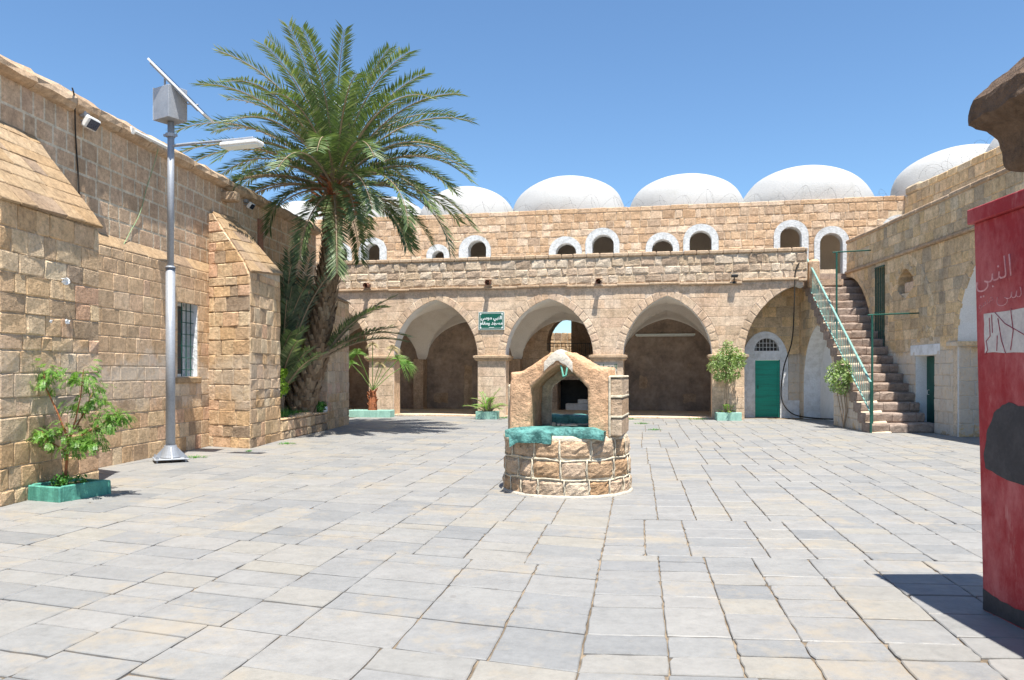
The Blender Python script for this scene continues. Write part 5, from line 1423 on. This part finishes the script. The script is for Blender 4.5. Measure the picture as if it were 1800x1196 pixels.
palm = thing('date_palm', 'tall date palm with full green crown rising from the bed beside the hall', 'palm tree', (-5.55, 20.9, .42))
PY = 20.9
tr = [(-5.74, PY, .3), (-5.56, PY, 1.1), (-5.30, PY, 2.0), (-5.10, PY, 3.0), (-4.95, PY, 4.0), (-4.84, PY, 5.0), (-4.76, PY, 5.9), (-4.74, PY, 6.5)]
rad = [.42, .40, .35, .30, .265, .25, .25, .28]
m = MB(); m.tube(tr, [r_ * .88 for r_ in rad], 18); trunk = m.build('trunk', 'trunk_bark', palm, smooth=True)
def along(t, arr):
    f = t * (len(arr) - 1); i = min(int(f), len(arr) - 2); q = f - i
    if isinstance(arr[0], tuple): return Vector(arr[i]).lerp(Vector(arr[i + 1]), q)
    return arr[i] * (1 - q) + arr[i + 1] * q
m = MB(); rows = 58
for r_i in range(rows):
    t = (r_i + .5) / rows; c = along(t, tr); rr = along(t, rad); big_ = 1.35 if t < .62 else .8
    per = 11 if t < .62 else 15
    for k in range(per):
        a = 2 * math.pi * (k + .5 * (r_i % 2)) / per + U(-.06, .06) + r_i * .05
        er = Vector((math.cos(a), math.sin(a), 0)); et = Vector((-math.sin(a), math.cos(a), 0)); w = rr * math.pi / per * U(.85, 1.05); h = .12 * big_ * U(.85, 1.2)
        b_ = c + er * rr * .82; out = .075 * big_ * U(.7, 1.5)
        vs = [b_ - et * w - Vector((0, 0, h)), b_ + et * w - Vector((0, 0, h)), b_ + et * w * .65 + er * out + Vector((0, 0, h * .75)), b_ - et * w * .65 + er * out + Vector((0, 0, h * .75)),
              b_ + er * (out * .9) - Vector((0, 0, h * .1)), b_ + er * out * .1 + Vector((0, 0, h * 1.0))]
        m.add([tuple(v) for v in vs], [(0, 1, 4), (1, 2, 4), (2, 3, 4), (3, 0, 4), (3, 2, 5)])
m.build('leaf_bases', 'leaf_stub', palm, kind='stuff')
CR = Vector((-4.74, PY, 6.58))
# crown: rings of fronds from upright to hanging
rings = [(9, 80, 3.7, 44, 0), (12, 66, 4.05, 66, .3), (15, 50, 4.2, 78, .1), (16, 34, 4.2, 84, .4), (14, 16, 3.9, 72, .15), (9, -4, 3.1, 66, .3)]
for (n, el, L_, dr, ph) in rings:
    for k in range(n):
        az = 2 * math.pi * (k + ph) / n + U(-.16, .16)
        if math.cos(az) < -.3 and el < 10: continue
        # fronds against the wall side are shorter
        ll = L_ * U(.88, 1.05)
        frond(palm, CR + Vector((.16 * math.cos(az), .16 * math.sin(az), (el - 30) / 100 * .5)), az, math.radians(el + U(-6, 6)), ll, math.radians(dr + U(-10, 10)), side=U(-.18, .18))
# the long hanging fronds in front, lower left and lower right
for (az, el, L_, dr) in ((-20, 8, 4.3, 92), (-75, -25, 3.4, 62), (-42, 20, 3.9, 112), (200, 12, 3.6, 95), (228, 2, 2.6, 95), (250, -30, 2.6, 60)):
    frond(palm, CR + Vector((0, -.15, -.15)), math.radians(az), math.radians(el), L_, math.radians(dr))
m = MB()
for k in range(90):                                  # bare frond bases of the boot
    a = U(0, 2 * math.pi); e = math.radians(U(-15, 70)); d = Vector((math.cos(e) * math.cos(a), math.cos(e) * math.sin(a), math.sin(e))); p = CR + Vector((0, 0, U(-.75, .1)))
    m.tube([p, p + d * U(.45, .8)], [.055, .025], 5)
m.build('frond_boots', 'orange_trunk', palm, kind='stuff')
m = MB()
for k in range(9):
    a = -math.pi / 2 + U(-1.3, 1.3); p = CR + Vector((math.cos(a) * .5, math.sin(a) * .5, U(.2, .9)))
    for j in range(70):
        q = p + Vector((RN.gauss(0, .13), RN.gauss(0, .13), RN.gauss(-.1, .2))); s_ = .016
        m.add([(q.x - s_, q.y, q.z), (q.x, q.y - s_, q.z), (q.x + s_, q.y, q.z), (q.x, q.y + s_, q.z), (q.x, q.y, q.z + s_), (q.x, q.y, q.z - s_)], [(0, 1, 4), (1, 2, 4), (2, 3, 4), (3, 0, 4), (1, 0, 5), (2, 1, 5), (3, 2, 5), (0, 3, 5)])
m.build('date_clusters', 'dates', palm, kind='stuff')

# suckers at the foot
def sucker(O, n, L_, e0, e1, az0, az1, lab, mats=('palm_dark', 'twig'), leaf=.40, cat='palm shoot', nm='palm_sucker', wl_=.020, nl=50, dr=(25, 60)):
    t = thing(nm, lab, cat, tuple(O))
    for k in range(n):
        frond(t, Vector(O) + Vector((U(-.08, .08), U(-.08, .08), 0)), math.radians(U(az0, az1)), math.radians(U(e0, e1)), L_ * U(.7, 1.05), math.radians(U(*dr)), leaf=leaf, n=nl, mats=mats, wl_=wl_)
    return t
sucker((-5.95, 20.0, .45), 34, 4.7, 70, 89, 130, 330, 'dark tall palm sucker filling the corner left of the palm trunk', nl=44, leaf=.42)
sucker((-5.95, 19.6, .9), 18, 2.2, 40, 85, 170, 340, 'shorter grey green palm sucker in front of the dark one', mats=('palm_leaf', 'twig'))
sucker((-5.95, 20.7, 1.4), 18, 3.6, 62, 88, 150, 320, 'dark palm sucker behind the leaning trunk')
sucker((-5.05, 20.75, 2.0), 6, 2.5, 25, 60, -25, 20, 'green palm shoot spraying right from the middle of the trunk', mats=('palm_leaf', 'twig'), leaf=.40)

def leafball(mb, c, r_, n, sz, flat=.6, up=.3, mi=0):
    for i in range(n):
        d = Vector((RN.gauss(0, 1), RN.gauss(0, 1), RN.gauss(0, 1))).normalized(); q = c + d * r_ * (U(.35, 1) ** .6)
        nrm = (d + Vector((U(-1, 1), U(-1, 1), U(-.4, 1.2)))).normalized(); a = nrm.orthogonal().normalized(); a.rotate(Matrix.Rotation(U(0, 6.28), 3, nrm)); b = nrm.cross(a); s_ = sz * U(.7, 1.3)
        mb.add([tuple(q - a * s_), tuple(q + b * s_ * .42), tuple(q + a * s_ - nrm * s_ * .3), tuple(q - b * s_ * .42)], [(0, 1, 2, 3)], mi)
# grass and small shrubs in the bed
m = MB()
for i in range(2600):
    t = U(0, 1); y = 18.4 + 3.1 * t; x = -5.52 + .09 * (y - 18.4) - U(0, .75) ; h = U(.08, .28) * (1.6 if t < .25 else 1); a = U(0, 6.28)
    d = Vector((math.cos(a) * .35, math.sin(a) * .35, 1)); blade(m, Vector((x, y, .44)), d, Vector((-math.sin(a), math.cos(a), 0)).cross(d), h, .008, 0, .1)
o = m.build('bed_grass', 'grass_blade'); tag(o, 'bright green grass growing over the raised bed', 'grass', kind='stuff')
t_ = thing('lime_shrub', 'small yellow green leafy shrub at the corner of the second buttress', 'shrub', (-5.6, 18.9, .44))
m = MB()
for (dx, dz, r_) in ((0, 1.0, .16), (.1, .8, .18), (-.05, .62, .16), (.12, 1.15, .12)): leafball(m, Vector((-5.62 + dx, 18.75, .44 + dz)), r_, 130, .05)
m.build('leaves', 'lime_leaf', t_)
m = MB(); m.tube([(-5.6, 18.9, .4), (-5.6, 18.85, 1.3)], .012, 5); m.tube([(-5.6, 18.9, .5), (-5.5, 18.75, 1.5)], .009, 5); m.build('stem', 'twig', t_)
t_ = thing('bed_shrub', 'dark green bushy shrub trailing over the corner stone of the bed', 'shrub', (-5.35, 21.3, .44))
m = MB()
for (dx, dy, dz, r_) in ((0, 0, .2, .22), (.12, -.2, .25, .18), (-.2, -.3, .18, .2)): leafball(m, Vector((-5.3 + dx, 21.25 + dy, .44 + dz)), r_, 150, .045)
m.build('leaves', 'grass_blade', t_)
m = MB(); m.tube([(-5.3, 21.3, .4), (-5.3, 21.25, .7)], .015, 5); m.build('stem', 'twig', t_)

# ------------------------------------------------------------------ planters and potted plants
def planter(c, w, d_, h, rot, mat, lab, group):
    o = thing('planter', lab, 'planter', (*c, 0), group, rot); M = T(*c, 0) @ RZ(rot); t = .05
    m = MB(); n = 10
    for (x0, x1, y0, y1) in ((-w / 2, w / 2, -d_ / 2, -d_ / 2 + t), (-w / 2, w / 2, d_ / 2 - t, d_ / 2), (-w / 2, -w / 2 + t, -d_ / 2 + t, d_ / 2 - t), (w / 2 - t, w / 2, -d_ / 2 + t, d_ / 2 - t)):
        m.box(x0, x1, y0, y1, 0, h + U(-.006, .006), bev=.012)
    m.v = [(x + .008 * noise.noise(Vector((x * 9, y * 9, z * 9))), y + .008 * noise.noise(Vector((x * 9, y * 9, z * 9 + 5))), z + (.008 * noise.noise(Vector((x * 7, y * 7, 3))) if z > .05 else 0)) for x, y, z in m.v]
    m.build('trough', mat, o, M)
    m = MB(); m.box(-w / 2 + t, w / 2 - t, -d_ / 2 + t, d_ / 2 - t, .01, h - .04); m.build('soil', 'soil', o, M); return o
GP = 'painted concrete planters'
planter((-5.66, 9.98), .60, .76, .20, math.radians(-21), 'teal_paint', 'bright teal concrete planter at the foot of the first buttress', GP)
pl1 = at(653, 728, 27.9); planter((pl1.x, 27.9), 1.55, .55, .26, math.radians(-11), 'pale_teal', 'long pale teal planter left of the first big arch', GP)
pl2 = at(857, 735, 26.8); planter((pl2.x, 26.8), .74, .55, .27, math.radians(-8), 'pale_teal', 'small pale teal planter below the green sign', GP)
pl3 = at(1280, 735, 26.0); planter((pl3.x, 26.0), .80, .5, .27, math.radians(-6), 'pale_teal', 'pale mint planter under the round ficus left of the green door', GP)

# feathery shrub in the teal planter
sh = thing('feathery_shrub', 'green feathery leaved shrub growing in the bright teal planter', 'shrub', (-5.66, 9.98, .16))
m = MB(); lv = MB()
B = Vector((-5.7, 9.95, .14))
limbs = [[B, B + Vector((.03, 0, .35)), B + Vector((.05, 0, .60)), B + Vector((-.06, -.05, .95)), B + Vector((-.20, -.05, 1.25)), B + Vector((-.27, 0, 1.48))],
         [B + Vector((.05, 0, .60)), B + Vector((.14, .0, .85)), B + Vector((.22, -.03, 1.15)), B + Vector((.27, -.05, 1.5))],
         [B + Vector((.04, 0, .5)), B + Vector((.25, .0, .68)), B + Vector((.45, -.03, .78)), B + Vector((.68, -.05, .93))],
         [B + Vector((.04, 0, .5)), B + Vector((.22, -.12, .58)), B + Vector((.4, -.2, .55))],
         [B + Vector((.03, 0, .45)), B + Vector((-.15, -.1, .6)), B + Vector((-.22, -.12, .72))],
         [B + Vector((.05, 0, .6)), B + Vector((.12, .2, .9)), B + Vector((.2, .3, 1.2))]]
def pinnate(mb, p, d, L_, n, leaf, sag, w=.006):
    q = p.copy(); d = d.normalized()
    for k in range(n):
        d = (d - Vector((0, 0, sag / n))).normalized(); q = q + d * L_ / n; sd = d.cross(Vector((0, 0, 1)))
        if sd.length < .1: sd = Vector((1, 0, 0))
        sd.normalize(); up = sd.cross(d)
        for s_ in (-1, 1): blade(mb, q, sd * s_ + d * .7 + up * U(-.1, .2), up, leaf * U(.8, 1.1), w, 0, .1)
for li, L_ in enumerate(limbs):
    m.tube(L_, [.02 * (1 - .16 * i) if li == 0 else .011 * (1 - .2 * i) for i in range(len(L_))], 6)
    for s_ in range(1, len(L_)):
        cnt = 2 if s_ < len(L_) - 1 else 17
        if li == 0 and s_ < 2: cnt = 0
        if li == 2 or li == 3: cnt += 6
        for k in range(cnt):
            p = L_[s_ - 1].lerp(L_[s_], U(.3, 1)); a = U(0, 6.28); e = U(-.3, .7); d = Vector((math.cos(a) * math.cos(e), math.sin(a) * math.cos(e), math.sin(e)))
            l1 = U(.13, .24)
            for j in range(4): 
                b_ = p + d * l1 * (.3 + .23 * j); dd = (d * .5 + Vector((U(-1, 1), U(-1, 1), U(-.3, .3)))).normalized()
                pinnate(lv, b_, dd, U(.10, .17), 8, .038, U(.8, 1.9), .0085)
m.build('stems', 'orange_trunk', sh); lv.build('leaves', 'shrub_leaf', sh)
m = MB()
for i in range(5): leafball(m, Vector((-5.68 + U(-.2, .22), 9.98 + U(-.25, .25), .23)), .09, 60, .028)
o = m.build('planter_weeds', 'grass_blade'); tag(o, 'dark green weeds covering the soil of the bright teal planter', 'weeds', kind='stuff')

# cut fan palm in the long planter
fp = thing('fan_palm', 'young fan palm with orange trunk and drooping fans in the long pale planter', 'palm', (pl1.x + .05, 27.9, .2))
fx = at(655, 700, 27.9).x; m = MB(); m.tube([(fx, 27.9, .2), (fx, 27.9, .55), (fx + .02, 27.9, .95)], [.17, .15, .10], 10)
for k in range(30):
    a = U(0, 6.28); z = U(.25, .95); m.tube([(fx + .12 * math.cos(a), 27.9 + .12 * math.sin(a), z), (fx + .2 * math.cos(a), 27.9 + .2 * math.sin(a), z + .13)], [.03, .015], 4)
m.build('trunk', 'orange_trunk', fp)
for (u, v, rr, mt) in ((628, 622, .55, 'fan_leaf'), (700, 632, .6, 'fan_leaf'), (655, 606, .28, 'dry_leaf'), (668, 640, .3, 'dry_leaf'), (618, 640, .4, 'fan_leaf'), (716, 640, .4, 'fan_leaf'), (690, 612, .35, 'dry_leaf')):
    m = MB(); tip = at(u, v, 27.75 + U(-.3, .3)); b_ = Vector((fx, 27.9, .95)); m.tube([b_, b_.lerp(tip, .5) + Vector((0, 0, .08)), tip], .014, 5, 1)
    o_dir = (tip - b_).normalized()
    for k in range(26):
        a = math.radians(-105 + 210 * k / 25); sd = o_dir.cross(Vector((0, -1, 0))).normalized(); d = (o_dir * math.cos(a) + sd * math.sin(a) + Vector((0, U(-.3, .3), 0))).normalized()
        blade(m, tip, d, Vector((0, -1, .3)), rr * U(.8, 1.1), .016, 0, .65)
    m.build('fan', [mt, 'fan_leaf'], fp)
# small palm below the sign
sucker((pl2.x - .0, 26.8, .22), 15, .95, 30, 80, 0, 360, 'small feathery palm in the little planter below the green sign', ('fan_leaf', 'twig'), .22, 'palm', 'potted_palm', .011, 22, (40, 80))
# tufts under the ficus
sucker((pl3.x, 26.0, .22), 12, .42, 30, 85, 0, 360, 'short spiky tuft in the pale mint planter', ('fan_leaf', 'twig'), .12, 'plant', 'spiky_tuft', .01, 12, (30, 60))

def ficus(base, top, balls, lab, stems, leafn):
    t = thing('ficus_tree', lab, 'ficus', tuple(base), 'clipped ficus trees by the green door')
    m = MB()
    for s_ in stems: m.tube(s_, .014, 6)
    m.build('stems', 'twig', t)
    m = MB()
    for (c, r_) in balls: leafball(m, Vector(c), r_, int(leafn * (r_ / .3) ** 2), .05)
    m.build('crown', 'ficus_leaf', t)
fc1 = at(1277, 640, 26.0)
ficus(Vector((fc1.x, 26.0, .22)), None, [((fc1.x + x, 26.0 + U(-.2, .15), fc1.z + z), r_) for x, z, r_ in
      ((0, .62, .20), (-.05, .36, .26), (.3, .34, .26), (-.3, .1, .3), (.05, .05, .36), (.36, .05, .26), (-.42, -.1, .22), (-.15, -.3, .3), (.2, -.28, .26), (-.3, -.42, .18), (.05, -.5, .2), (.42, .25, .18))],
      'pale green clipped ficus in the mint planter left of the green door', [[(fc1.x + a, 26.0, .2), (fc1.x + a * 2, 26, .8), (fc1.x + a * .5, 26, 1.6)] for a in (-.03, .03, .0)], 230)
fc2 = at(1476, 664, 22.2)
ficus(Vector((fc2.x + .1, 22.2, 0)), None, [((fc2.x + x, 22.2 + U(-.12, .12), fc2.z + z), r_) for x, z, r_ in
      ((.05, .4, .18), (-.1, .25, .22), (.2, .2, .2), (-.22, .0, .22), (.05, .0, .28), (.25, -.1, .18), (-.12, -.25, .22), (.1, -.32, .2), (.18, .42, .1))],
      'pale green clipped ficus with bare stems against the stair wall', [[(fc2.x + .12, 22.2, 0), (fc2.x + .12 + a, 22.2, .5), (fc2.x + a * 1.5, 22.2, 1.35)] for a in (-.09, -.02, .06, .1)], 230)

# weeds in the joints
for k, (u, v, s_, lab) in enumerate(((503, 782, .16, 'flat weed tuft in the paving near the low bed wall'), (1110, 738, .22, 'weeds along the kerb right of the well'), (1128, 746, .2, 'weed patch in the paving joints right of the well'), (1150, 757, .16, 'small weed patch in the paving far right of the well'),
        (1226, 738, .28, 'bright green weed at the kerb below the third big arch'), (345, 806, .16, 'grey green weed beside the lamp post base plate'), (886, 736, .2, 'weed at the foot of the pier right of the small planter'), (437, 795, .05, 'tiny weed in the paving beside the second buttress'), (700, 731, .12, 'small weed at the end of the long planter'))):
    Y = 2197 / (v - 655); P = at(u, v, Y); m = MB()
    for i in range(int(70 * s_ / .2) + 20):
        a = U(0, 6.28); r_ = s_ * U(0, 1); d = Vector((math.cos(a), math.sin(a), U(.4, 1.6))); blade(m, Vector((P.x + r_ * math.cos(a) * 1.2, P.y + r_ * math.sin(a), .01)), d, Vector((0, 0, 1)), U(.04, .11) * (.6 + s_ * 2), .009, 0, .2)
    o = m.build('weed_tuft', 'grass_blade'); tag(o, lab, 'weed', 'weeds growing in the paving')
